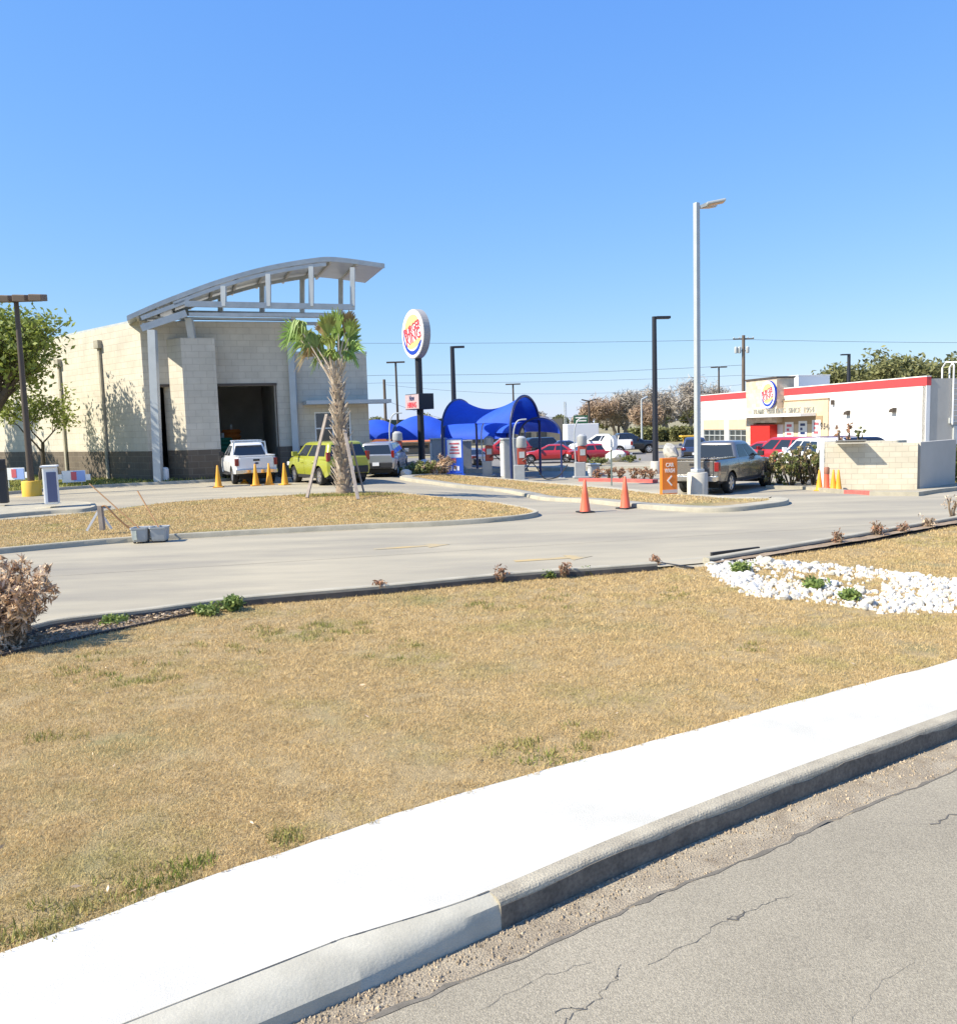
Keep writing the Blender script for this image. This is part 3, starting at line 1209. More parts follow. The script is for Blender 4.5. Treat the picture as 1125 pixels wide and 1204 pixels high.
# islands -----------------------------------------------------------------------
def island(pxs, label_k, label_g, n=0, top=.13, kw=.16, mat=None, gmat=None, grow=True, nearb=12, soft=6, size=(.015, .04)):
    base = [G(a, b, .12) for a, b in pxs]
    base = smooth_path(base, soft, True)
    ar = sum(base[i].x * base[(i + 1) % len(base)].y - base[(i + 1) % len(base)].x * base[i].y for i in range(len(base)))
    if ar < 0:
        base.reverse()
    ring = [Vector((p.x, p.y, zg(p.x, p.y))) for p in base]
    m = MB()
    m.sweep(ring, [(0, -.2), (0, .10), (.02, .125), (kw - .02, .125), (kw, .11), (kw, -.2)], True)
    struct(m.build('kerb', mat or M_kerblot, smooth=True), label_k, 'kerb')
    poly = []
    for i, p in enumerate(ring):
        a, b = ring[i - 1], ring[(i + 1) % len(ring)]
        d = (b - a).normalized()
        poly.append((p.x - d.y * (kw - .03), p.y + d.x * (kw - .03)))
    zf = lambda x, y: zg(x, y) + top - .02
    g = grid_fill('island_ground', poly, zf, .8, gmat or M_lawn)
    struct(g, label_g, 'island')
    if n:
        blades('grass', poly, zf, n, M_blade, h=size, wd=.0055, near=nearb, label='dry grass on the ' + label_g.split(' ', 1)[1], pw=0)
    return poly, zf


pal_px = [(-260, 668), (-100, 655), (0, 645), (150, 632), (300, 623), (420, 617), (520, 613), (590, 608), (625, 604), (632, 600), (612, 595), (560, 588), (500, 582),
          (440, 578), (330, 582), (200, 590), (110, 601), (0, 611), (-120, 622), (-260, 634)]
pal_poly, pal_z = island(pal_px, 'curved pale kerb round the palm island', 'dry palm island', 110000)
ri_px = [(470, 560), (520, 568), (600, 577), (690, 587), (780, 595), (850, 597), (905, 592), (927, 588), (915, 584), (850, 583), (780, 579), (700, 571), (600, 563), (520, 557)]
ri_poly, ri_z = island(ri_px, 'bright kerb round the lamp post island', 'dry lamp post island', 30000, nearb=24, kw=.55)
is2 = [(-180, 612), (-60, 601), (0, 594), (60, 590), (104, 590), (113, 594), (100, 598), (60, 600), (0, 605), (-60, 612), (-180, 624)]
island(is2, 'dark faced kerb round the pay island', 'narrow concrete pay island', 0, gmat=M_kerblot)
o = np_mesh('grass_tufts', tufts([(G(390 + i * 9, 584 + random.uniform(-2, 2), .1).x, G(390 + i * 9, 584, .1).y, pal_z(-5, 30)) for i in range(-4, 9)], 60, .35, .09, None, .012, 9), 4, M_greenblade)
struct(o, 'greener grass round the foot of the palm', 'grass', 'stuff')

# building lawn strip
bk_px = [(-260, 602), (-100, 588), (0, 579), (100, 571), (200, 566), (258, 563), (300, 560)]
kf = smooth_path([G(a, b, .12) for a, b in bk_px], 5)
ring = [Vector((p.x, p.y, zg(p.x, p.y))) for p in kf]
m = MB()
m.sweep(ring, [(0, -.2), (0, .10), (.02, .125), (.15, .125), (.15, -.2)])
struct(m.build('kerb', M_kerblot, smooth=True), 'kerb along the grass beside the wash building', 'kerb')
poly = [(p.x, p.y + .1) for p in kf] + [(kf[-1].x, kf[-1].y + 1.2), (-19, 52), (-60, 66), (-60, 45)]
M_greenlawn = pm('green_lawn', (.15, .19, .05), (.24, .21, .09), .8, rough=.95, bump=1, bscale=30, speck=.3, sscale=30)
struct(grid_fill('lawn', poly, lambda x, y: zg(x, y) + .11, 1.5, M_greenlawn), 'green grass strip beside the wash building', 'lawn')
blades('grass', poly, lambda x, y: zg(x, y) + .11, 26000, M_greenblade, h=(.05, .10), wd=.012, near=33, label='green grass at the foot of the wash building wall', pw=0)

# ================================================================== WASH BUILDING
T = Vector((.945, .327, 0)).normalized()
LW = Vector((-.75, .66, 0)).normalized()
BK_ = Vector((-T.y, T.x, 0))
A = G(177, 568)
A.z = 0
zb0 = zg(A.x, A.y) - .05


def FW(px, py):
    return PL(px, py, A, T)


ztop = FW(166, 377).z
wash = thing('wash_building', 'cream block car wash building under a curved metal roof', 'building', (A.x, A.y, zb0))
s_bay_end = (FW(345, 500) - A).dot(T)
s_end = (FW(434, 500) - A).dot(T)
b1a, b1b = (FW(189, 500) - A).dot(T), (FW(213, 500) - A).dot(T) + .9
b2a, b2b = (FW(252, 500) - A).dot(T), (FW(325, 500) - A).dot(T)
zdoor = FW(290, 453.5).z
zoff = FW(390, 416).z
zband = FW(300, 526).z
Wl = lambda s: A + T * s
crm, drk = MB(), MB()
th = .3


def fwall(s0, s1, z0, z1):
    if z0 < zband:
        drk.wall(Wl(s0), Wl(s1), z0, min(z1, zband), th)
    if z1 > zband:
        crm.wall(Wl(s0), Wl(s1), max(z0, zband), z1, th)


fwall(0, b1a, zb0, ztop)
crm.wall(Wl(b1a), Wl(b1b), zdoor, ztop, th)
fwall(b1b, b2a, zb0, ztop)
crm.wall(Wl(b2a), Wl(b2b), zdoor, ztop, th)
fwall(b2b, s_bay_end, zb0, ztop)
# office front with its window opening
wz0, wz1 = FW(380, 523).z, FW(380, 484).z
w0, w1 = (FW(370, 500) - A).dot(T), (FW(413, 500) - A).dot(T)
fwall(s_bay_end, w0, zb0, zoff)
fwall(w1, s_end, zb0, zoff)
fwall(w0, w1, zb0, wz0)
fwall(w0, w1, wz1, zoff)
# side walls
Lend = A + LW * 26
crm.wall(Lend, A + LW * .002, zband, ztop, th)
drk.wall(Lend, A + LW * .002, zb0, zband, th)
far_ = Wl(s_end) + BK_ * 9
crm.wall(Wl(s_end) + BK_ * th, far_, zband, zoff, th)
drk.wall(Wl(s_end) + BK_ * th, far_, zb0, zband, th)
crm.wall(Wl(s_bay_end) + BK_ * th, Wl(s_bay_end) + BK_ * 12, zoff - .5, ztop, th)
crm.wall(Wl(s_bay_end) + BK_ * 12, Lend, zb0, ztop - .3, -th)
crm.wall(far_, Wl(s_bay_end) + BK_ * 9, zb0, zoff - .2, -th)
crm.build('wall', M_block, wash, uv=True, world=True)
drk.build('base_band', M_dkblock, wash, uv=True, world=True)
m = MB()
m.prism([Vector((p.x, p.y, ztop - .5)) for p in (Wl(.3) + BK_ * .3, Wl(s_bay_end) + BK_ * .3, Wl(s_bay_end) + BK_ * 11.8, Lend + T * .3)], (0, 0, .15))
m.prism([Vector((p.x, p.y, zoff - .35)) for p in (Wl(s_bay_end) + BK_ * .3, Wl(s_end - .3) + BK_ * .3, far_ - T * .3, Wl(s_bay_end) + BK_ * 8.8)], (0, 0, .15))
m.build('roof', M_soffit, wash, world=True)
m = MB()  # coping
m.wall(Lend + LW * .05, A - LW * .03, ztop + .002, ztop + .10, th + .04)
m.wall(Wl(-.02) - BK_ * .03, Wl(s_bay_end + .3) - BK_ * .03, ztop + .104, ztop + .20, th + .06)
m.wall(Wl(s_bay_end) - BK_ * .03, Wl(s_end + .03) - BK_ * .03, zoff + .002, zoff + .12, th + .06)
m.build('coping', M_steel, wash, world=True)
# bay rooms
m = MB()
for a, b in ((b1a, b1b), (b2a, b2b)):
    p0, p1 = Wl(a - .35) + BK_ * (th + .002), Wl(b + .35) + BK_ * (th + .002)
    q0, q1 = p0 + BK_ * 9.5, p1 + BK_ * 9.5
    zc = zdoor + .5
    for x, y in ((q0, p0), (p1, q1), (q1, q0)):
        m.wall(x, y, zb0 + .02, zc, .1)
    m.prism([Vector((p.x, p.y, zc + .003)) for p in (p0, p1, q1, q0)], (0, 0, .1))
m.build('bay_lining', M_darkint, wash, world=True)
m = MB()
for a, b in ((b1a, b1b), (b2a, b2b)):
    for s in (a - .06, b + .06):
        m.bar(Wl(s) - BK_ * .006 + Vector((0, 0, zb0)), Wl(s) - BK_ * .006 + Vector((0, 0, zdoor)), .12, .05)
    m.bar(Wl(a - .12) - BK_ * .006 + Vector((0, 0, zdoor + .06)), Wl(b + .12) - BK_ * .006 + Vector((0, 0, zdoor + .06)), .05, .12)
m.build('door_frame', M_bronze, wash, world=True)
# office window
wf = MB()
zw = (wz0 + wz1) / 2
for s in (w0 + .04, (w0 + w1) / 2, w1 - .04):
    wf.bar(Wl(s) + BK_ * .06 + Vector((0, 0, wz0)), Wl(s) + BK_ * .06 + Vector((0, 0, wz1)), .08, .08)
for z in (wz0 + .04, zw, wz1 - .04):
    wf.bar(Wl(w0) + BK_ * .058 + Vector((0, 0, z)), Wl(w1) + BK_ * .058 + Vector((0, 0, z)), .07, .07)
win = wf.build('window', M_white, wash, world=True)
m = MB()
m.wall(Wl(w0) + BK_ * .09, Wl(w1) + BK_ * .09, wz0, wz1, .02)
m.build('pane', M_glass, win, world=True)
# metal awning over the office window
m = MB()
a0, a1 = FW(356, 473), FW(455, 472)
za = FW(390, 473.5).z
m.wall(Wl((a0 - A).dot(T)) - BK_ * 1.3, Wl(s_end + .9) - BK_ * 1.3, za - .09, za + .09, 1.28)
m.build('awning', M_paintsteel, wash, world=True)
# downpipes with conductor heads on the side wall
for px in (124, 76):
    q = PL(px + 5, 560, A, LW)
    n_ = Vector((-.6, -.8, 0))
    m = MB()
    z1 = PL(px, 408, A, LW).z if px > 100 else PL(px, 430, A, LW).z
    m.box((q.x + n_.x * .08, q.y + n_.y * .08, (zb0 + z1) / 2), (.16, .11, z1 - zb0), math.atan2(.6, -.8))
    m.box((q.x + n_.x * .12, q.y + n_.y * .12, z1 + .17), (.42, .24, .40), math.atan2(.6, -.8))
    m.build('downpipe', M_kerblot, wash, bev=.02, world=True)
# ---- pylon
Pf = G(223, 567)
Pf.z = 0


def PP(px, py):
    return PL(px, py, Pf, T)


zp = PP(238, 397).z
sp1 = (PP(257, 480) - Pf).dot(T)
pL_ = 1.55
pc, pd = MB(), MB()
q0, q1 = Pf, Pf + T * sp1
LP_ = Vector((-.81, .586, 0))
q2, q3 = q1 + LP_ * pL_ + T * .25, q0 + LP_ * pL_
for mb_, z0, z1 in ((pd, zb0, zband), (pc, zband, zp)):
    mb_.prism([Vector((p.x, p.y, z0)) for p in (q0, q1, q2, q3)], (0, 0, z1 - z0))
pc.build('pylon', M_block, wash, uv=True, world=True)
pd.build('pylon_base', M_dkblock, wash, uv=True, world=True)
# ---- curved roof canopy standing on steel columns
Cp = Pf - BK_ * .35


def CPn(px, py):
    return PL(px, py, Cp, T)


can = thing('roof_canopy', 'curved metal canopy roof on steel trusses above the wash bays', 'canopy', tuple(CPn(190, 568).xy) + (zb0,))
arc = smooth_path([CPn(*q) for q in [(149, 372), (185, 356), (217, 343.5), (259, 328.5), (311, 314), (365, 304.5), (396, 303), (452, 310.5)]], 5)
dp = 4.6
rings = []
for i, p in enumerate(arc):
    q = p + BK_ * dp
    rings.append([p, q, q - Vector((0, 0, .14)), p - Vector((0, 0, .14))])
m = MB()
m.loft(rings)
m.build('roof_sheet', M_alum, can, smooth=True, sharp=30, world=True)
m = MB()
for i, p in enumerate(arc):
    rings[i] = [p - BK_ * .03 + Vector((0, 0, .03)), p - BK_ * .002 + Vector((0, 0, .03)), p - BK_ * .002 - Vector((0, 0, .19)), p - BK_ * .03 - Vector((0, 0, .19))]
m.loft(rings)
m.build('fascia', M_steel, can, smooth=True, sharp=30, world=True)
m = MB()  # purlins below the sheet
for i in range(2, len(arc) - 1, 3):
    p = arc[i] - Vector((0, 0, .19))
    m.bar(p + BK_ * .05, p + BK_ * (dp - .05), .10, .17)
m.build('purlin', M_soffit, can, world=True)


def zarc(px):
    pts = [(149, 372), (185, 356), (217, 343.5), (259, 328.5), (311, 314), (365, 304.5), (396, 303), (452, 310.5)]
    for a, b in zip(pts[:-1], pts[1:]):
        if a[0] <= px <= b[0]:
            return a[1] + (b[1] - a[1]) * (px - a[0]) / (b[0] - a[0])


for row, off in (('front', 0.0), ('back', 3.2)):
    o_ = BK_ * off
    m = MB()
    # chords
    m.bar(CPn(217, 357) + o_, CPn(417, 361) + o_, .16, .26)
    m.bar(CPn(222, 369.5) + o_, CPn(413, 371) + o_, .16, .16)
    m.bar(CPn(166, 386) + o_, CPn(219, 368) + o_, .16, .30)
    m.bar(CPn(166, 374) + o_, CPn(222, 353) + o_, .12, .18)
    for i in range(8, len(arc) - 8, 1):
        m.bar(arc[i] + o_ - Vector((0, 0, .32)), arc[i + 1] + o_ - Vector((0, 0, .32)), .12, .16)
    m.build('truss_chord', M_steel, can, world=True)
    for px in (263, 315.5, 366, 414.5):
        ya = zarc(px) + 9
        m = MB()
        m.bar(CPn(px, ya) + o_, CPn(px, 360) + o_, .22, .22)
        m.build('truss_post', M_paintsteel if not off else M_steel, can, world=True)
# columns
m = MB()
m.bar(CPn(179, 388) + Vector((0, 0, 0)), Vector(tuple(CPn(186, 560).xy) + (zb0,)), .34, .34)
m.build('column', M_paintsteel, can, world=True)
m = MB()
cc = PP(222, 395) + BK_ * .15
m.bar(CPn(222, 372) + BK_ * .3, Vector((cc.x, cc.y, zp - .02)) + BK_ * .0 + T * .15, .3, .3)
m.build('column', M_paintsteel, can, world=True)
for px in (343.5,):
    q = FW(px + 3, 500) - BK_ * .17
    m = MB()
    m.bar(Vector((q.x, q.y, zb0)), Vector((q.x, q.y, FW(px, 382).z)), .32, .3)
    m.build('column', M_paintsteel, can, world=True)
q = CPn(416, 368) + BK_ * .8
m = MB()
m.bar(CPn(413, 368), FW(413, 368) + BK_ * 1, .16, .2)
m.build('tie_beam', M_steel, can, world=True)
m = MB()
m.bar(CPn(345, 372), FW(345, 376), .2, .22)
m.build('tie_beam', M_steel, can, world=True)
m = MB()
m.bar(CPn(170, 383), FW(176, 383), .2, .25)
m.build('tie_beam', M_steel, can, world=True)
# white bollard at the column foot
q = G(195, 568)
bo = thing('bollard', 'short white bollard at the foot of the steel column', 'bollard', (q.x, q.y, q.z))
m = MB()
m.lathe([(.17, -.05), (.17, .62), (.15, .70), (.08, .74)], 16)
m.build('post', M_white, bo, smooth=True)
m = MB()
m.lathe([(.21, -.06), (.21, .05), (.18, .08)], 16)
m.build('base', M_concbase, bo, smooth=True)
# foam brushes inside the bay
for i, (s, d, z, mt, nm) in enumerate([(.5, 3.2, 1.2, M_brushg, 'green'), (1.0, 4.4, 1.5, M_brusho, 'orange'), (.75, 5.2, 1.1, M_brushb, 'blue')]):
    q = Wl(b2a + s) + BK_ * d
    t = thing('wash_brush', nm + ' foam brush standing inside the dark wash bay', 'wash brush', (q.x, q.y, zb0 + .02), 0, 'brushes inside the wash bay')
    m = MB()
    pr = []
    for k in range(17):
        pr.append((.42 + .10 * (k % 2), .35 + k * (z * 1.4) / 16))
    m.lathe([(.06, .35)] + pr + [(.06, .35 + z * 1.4)], 18)
    m.build('foam', mt, t)
    m = MB()
    m.lathe([(.30, 0), (.30, .08), (.07, .12), (.07, z * 1.4 + .6)], 12)
    m.build('spindle', M_steel, t)
# flat shop roof just showing over the side wall
q = P(85, 394, 62)
t = thing('rear_shed', 'low green grey shed roof behind the wash building', 'shed', (q.x, q.y, -.3))
m = MB()
m.box((0, 0, 4.2), (7, 5, 8.4))
m.build('wall', M_greystucco, t)
m = MB()
m.prism([(-3.7, -2.7, 8.4), (3.7, -2.7, 8.4), (3.7, 2.7, 9.2), (-3.7, 2.7, 9.2)], (0, 0, .15))
m.build('roof', M_alum, t)

# ================================================================== RESTAURANT
R0 = P(1088, 500, 55.0)
R1 = P(823, 500, 85.0)
RD = Vector((R0.x - R1.x, R0.y - R1.y, 0)).normalized()      # towards the near corner
RI = Vector((-RD.y, RD.x, 0))                               # inward
R0 = Vector((R0.x, R0.y, 0))
zr = -.66


def RW(px, py, off=0.0):
    return PL(px, py, R0 - RI * off, RD)


def rs(px, py=480):
    return (RW(px, py) - R0).dot(RD)


rz = RW(1088, 443).z
rest = thing('restaurant_building', 'white fast food restaurant with a red roof band and stone tower', 'building', (R0.x, R0.y, zr))
Rp = lambda s, off=0.0: R0 + RD * s - RI * off
sL = rs(823)
# openings on the facade plane: window bays and red entrance recess
wA, wB, wC, wD = rs(826.5), rs(851.5), rs(856.5), rs(884)
zwt = RW(850, 493.5).z
m = MB()
bt = .35
band = .55
m.wall(Rp(sL), Rp(wA), zr, rz - band, bt)
m.wall(Rp(wA), Rp(wB), zwt, rz - band, bt)
m.wall(Rp(wB), Rp(wC), zr, rz - band, bt)
m.wall(Rp(wC), Rp(wD), zwt, rz - band, bt)
tw0, tw1 = rs(884), rs(923)
m.wall(Rp(wD), Rp(0), zr, rz - band, bt)
m.wall(Rp(sL) + RI * 14, Rp(sL), zr, rz - band, bt)
m.build('wall', M_stucco, rest, world=True)
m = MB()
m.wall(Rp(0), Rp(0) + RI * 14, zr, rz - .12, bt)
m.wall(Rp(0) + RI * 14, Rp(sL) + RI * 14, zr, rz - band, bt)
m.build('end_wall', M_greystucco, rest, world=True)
m = MB()
m.wall(Rp(sL - .05, .03), Rp(.05, .03), rz - band + .003, rz, bt)
m.build('roof_band', M_red, rest, world=True)
m = MB()
m.wall(Rp(sL - .07, .06), Rp(.07, .06), rz + .003, rz + .07, bt)
m.build('coping', M_stucco, rest, world=True)
m = MB()
m.wall(Rp(0.01, .035), Rp(.055, .035), zr, rz - band, .3)
m.build('corner_trim', M_stucco, rest, world=True)
m = MB()
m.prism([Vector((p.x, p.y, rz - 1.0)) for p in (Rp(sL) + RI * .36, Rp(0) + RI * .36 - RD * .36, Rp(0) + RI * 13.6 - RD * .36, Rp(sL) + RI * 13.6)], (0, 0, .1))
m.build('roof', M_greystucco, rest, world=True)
# dark room behind the windows + windows
for a, b in ((wA, wB), (wC, wD)):
    lo = RW(850, 505).z
    m = MB()
    m.wall(Rp(a) + RI * .02, Rp(b) + RI * .02, lo, zwt, .2)
    m.build('window_header', M_tan, rest, world=True)
    fr = MB()
    for k in range(5):
        s = a + (b - a) * k / 4
        fr.bar(Rp(s) + RI * .12 + Vector((0, 0, zr)), Rp(s) + RI * .12 + Vector((0, 0, lo)), .08)
    for z in (lo - .05, lo - .55, zr + .8):
        fr.bar(Rp(a) + RI * .125 + Vector((0, 0, z)), Rp(b) + RI * .125 + Vector((0, 0, z)), .07)
    fo = fr.build('window', M_steel, rest, world=True)
    m = MB()
    m.wall(Rp(a) + RI * .16, Rp(b) + RI * .16, zr, lo, .03)
    m.build('pane', M_glass, fo, world=True)
# stone tower
tz = RW(903, 445.5, .7).z
m = MB()
s0, s1 = rs(884) + .2, rs(922)
e0 = RW(903, 497, .7).z
m.wall(Rp(s0, .7), Rp(s1, .7), e0, tz, 1.6)
m.wall(Rp(s0, .7), Rp(s0 + 1.2, .7), zr, e0 - .003, .69)
tw = m.build('stone_tower', M_stone, rest, uv=True, world=True)
m = MB()
m.wall(Rp(s0 - .08, .78), Rp(s1 + .08, .78), tz + .002, tz + .14, 1.75)
m.build('tower_cap', M_bronze, rest, world=True)
# tan panel right of the tower, canopy slab, brown soffit face, red recess, posters
m = MB()
pz = RW(950, 470.5, .1).z
m.wall(Rp(s1 + .003, .12), Rp(rs(975), .12), zr, pz, .118)
m.build('tan_panel', M_tan, rest, world=True)
m = MB()
m.wall(Rp(s1 + .003, .17), Rp(rs(975) + .05, .17), pz + .003, pz + .10, .166)
m.build('panel_cap', M_dktan, rest, world=True)
cz = RW(925, 488, 1.3).z
m = MB()
m.wall(Rp(s0 + .1, 1.5), Rp(rs(966) - .5, 1.5), cz - .12, cz + .12, 1.35)
m.build('entrance_canopy', M_white, rest, bev=.02, world=True)
m = MB()
m.wall(Rp(s0 + .6, .16), Rp(rs(969), .16), cz - .75, cz - .125, .036)
m.build('soffit_band', M_dktan, rest, world=True)
m = MB()
m.wall(Rp(rs(891), .73), Rp(rs(914), .73), zr, e0 - .15, .72)
m.build('entrance_wall', M_redwall, rest, world=True)
for i, (px, py, mt) in enumerate([(930, 504, M_palered), (946, 503, M_white), (962, 502, M_palered)]):
    q0, q1 = rs(px - 5), rs(px + 5)
    z = RW(px, py + 1).z
    m = MB()
    m.wall(Rp(q0, .17), Rp(q1, .17), z - .75, z + .62, .03)
    po = m.build('poster', M_white, rest, world=True)
    m = MB()
    c = Rp((q0 + q1) / 2, .19)
    for k in range(3):
        m.wall(Rp(q0 + .25, .176 + .004), Rp(q1 - .25 - .35 * (k % 2), .176 + .004), z - .45 + .34 * k, z - .25 + .34 * k, .012)
    m.build('poster_print', mt if mt != M_white else M_navy, po, world=True)
# wall lamps, camera, roof unit, ladder
for px, py in ((997, 486), (1051, 483), (980, 473)):
    q = RW(px, py, .02)
    m = MB()
    big = px != 980
    m.prism([q + Vector(RD) * dx + Vector((0, 0, dz)) for dx, dz in ((-.22, -.1), (.22, -.1), (.25, .22), (-.12, .12))] if big else
            [q + Vector(RD) * dx + Vector((0, 0, dz)) for dx, dz in ((-.1, -.18), (.1, -.18), (.1, .18), (-.1, .18))], -RI * (.28 if big else .2))
    m.build('wall_lamp', M_bronze, rest, bev=.02, world=True)
q = P(946, 451, 74)
m = MB()
m.box((q.x, q.y, rz + .1), (3.2, 2.4, 2.0), .3)
m.box((q.x, q.y, rz + 1.14), (3.3, 2.5, .08), .3)
m.build('roof_unit', M_white, rest, bev=.03, world=True)
m = MB()
lx = Rp(0) + RI * 2.2 + RD * .12
zl_ = rz + .9
for o_ in (-.28, .28):
    c = lx + RI * o_
    m.tube([c + Vector((0, 0, zr + 2.3)), c + Vector((0, 0, zl_ - .2)), c + Vector((0, 0, zl_)) - RD * .2, c + Vector((0, 0, zl_ + .05)) - RD * .7,
            c + Vector((0, 0, zl_ - .3)) - RD * 1.0, c + Vector((0, 0, rz - .9)) - RD * 1.0], .05, 6)
for k in range(8):
    z = zr + 2.5 + .35 * k
    m.bar(lx - RI * .28 + Vector((0, 0, z)), lx + RI * .28 + Vector((0, 0, z)), .035)
m.build('roof_ladder', M_white, rest, world=True)
m = MB()
q = Rp(0) + RI * 2.6 + RD * .05
m.box((q.x, q.y, zr + 1.1), (.12, 1.1, 2.2), math.atan2(RD.y, RD.x))
q = Rp(0) + RI * 1.9 + RD * .05
m.box((q.x, q.y, zr + 2.55), (.1, .35, .35), math.atan2(RD.y, RD.x))
m.build('service_door', M_steel, rest, world=True)


# round bun logo ---------------------------------------------------------------
def logo(parent, c, rx, up, R, depth, edge_mat, dark_rim=False):
    """round emblem: rx to the reader's right, up, R radius; front faces rx x up"""
    rx, up, c = Vector(rx).normalized(), Vector(up).normalized(), Vector(c)
    nz = rx.cross(up)

    def disc(poly, d0, d1, name, mat):
        m = MB()
        m.prism([c + rx * x * R + up * y * R + nz * d0 for x, y in poly], nz * (d1 - d0))
        return m.build(name, mat, parent, world=True)
    circ = [(.97 * math.cos(a), math.sin(a)) for a in [2 * PI * k / 48 for k in range(48)]]
    disc(circ, -depth, 0, 'sign_case', edge_mat)
    disc([(x * .97, y * .97) for x, y in circ], .003, .02, 'sign_face', M_logowhite)
    tl = math.radians(14)
    rot = lambda x, y: (x * math.cos(tl) - y * math.sin(tl), x * math.sin(tl) + y * math.cos(tl))
    # upper bun: dome, lower bun: shallow cap
    top = [(.60 * math.cos(a), .33 + .42 * math.sin(a)) for a in [PI * k / 20 for k in range(21)]]
    bot = [(.60 * math.cos(a), -.34 + .26 * math.sin(a)) for a in [-PI * k / 20 for k in range(21)]][::-1]
    off = lambda pl: [rot(x + .04, y + .02) for x, y in pl]
    disc(off(top), .022, .034, 'bun', M_logoyel)
    disc(off(bot), .022, .034, 'bun', M_logoyel)
    # blue crescent
    out, inn = [], []
    for k in range(31):
        a = math.radians(150 + 175 * k / 30) + tl
        wd = .15 * math.sin(PI * min(1, (k + 2) / 22.0) / 2) * (1 if k < 27 else (31 - k) / 4.0)
        out.append(((.84) * math.cos(a) * .97, .84 * math.sin(a)))
        inn.append(((.84 - wd - .01) * math.cos(a) * .97, (.84 - wd - .01) * math.sin(a)))
    m = MB()
    n = len(out)
    vs = [c + rx * x * R + up * y * R + nz * .024 for x, y in out + inn] + [c + rx * x * R + up * y * R + nz * .036 for x, y in out + inn]
    fs = []
    for k in range(n - 1):
        fs += [(k, k + 1, n + k + 1, n + k), (2 * n + k, 2 * n + k + 1, 3 * n + k + 1, 3 * n + k), (k, k + 1, 2 * n + k + 1, 2 * n + k),
               (n + k, n + k + 1, 3 * n + k + 1, 3 * n + k)]
    m.add(vs, fs)
    m.build('crescent', M_logoblue, parent, world=True)
    rt = rx * math.cos(tl) + up * math.sin(tl)
    ut = up * math.cos(tl) - rx * math.sin(tl)
    for body, y, wd, sz in (('BURGER', .20, 1.42, .46), ('KING', -.17, 1.30, .62)):
        m = text_mb(body, R * sz, .015, c + rt * R * .04 + ut * R * (y + .02) + nz * .046, rt, ut, offset=.006 * R, width=R * wd)
        m.build('lettering', M_logored, parent, world=True)


lc = RW(902.5, 464, .95)
Rl = (RW(902, 447.5, .95).z - RW(902, 480.5, .95).z) / 2
wl_ = thing('wall_logo', 'round restaurant emblem mounted on the stone tower', 'sign', tuple(Rp(rs(903), .7).xy) + (lc.z - Rl,))
logo(wl_, lc, RD, (0, 0, 1), Rl, .16, M_logoblue)
lt0, lt1 = RW(886, 487, 1.45), RW(957, 482.5, 1.45)
full_, at_ = 'FLAME GRILLING SINCE 1954', 0
for word in full_.split(' '):
    k0 = full_.index(word)
    c_ = lt0.lerp(lt1, (k0 + len(word) / 2) / len(full_))
    m = text_mb(word, .62, .08, c_, RD, (0, 0, 1), offset=.004, width=(lt1 - lt0).length * (len(word) - .35) / len(full_))
    zmin = min(v[2] for v in m.v)
    m.v = [(a_, b_, q_ - zmin + cz + .125) for a_, b_, q_ in m.v]
    m.build('lettering', M_greytxt, rest, world=True)



# ================================================================== VEHICLES
def lerp_prof(prof, x):
    if x <= prof[0][0]:
        return prof[0][1]
    for (a, b), (c, d) in zip(prof[:-1], prof[1:]):
        if x <= c:
            return b + (d - b) * (x - a) / (c - a)
    return prof[-1][1]


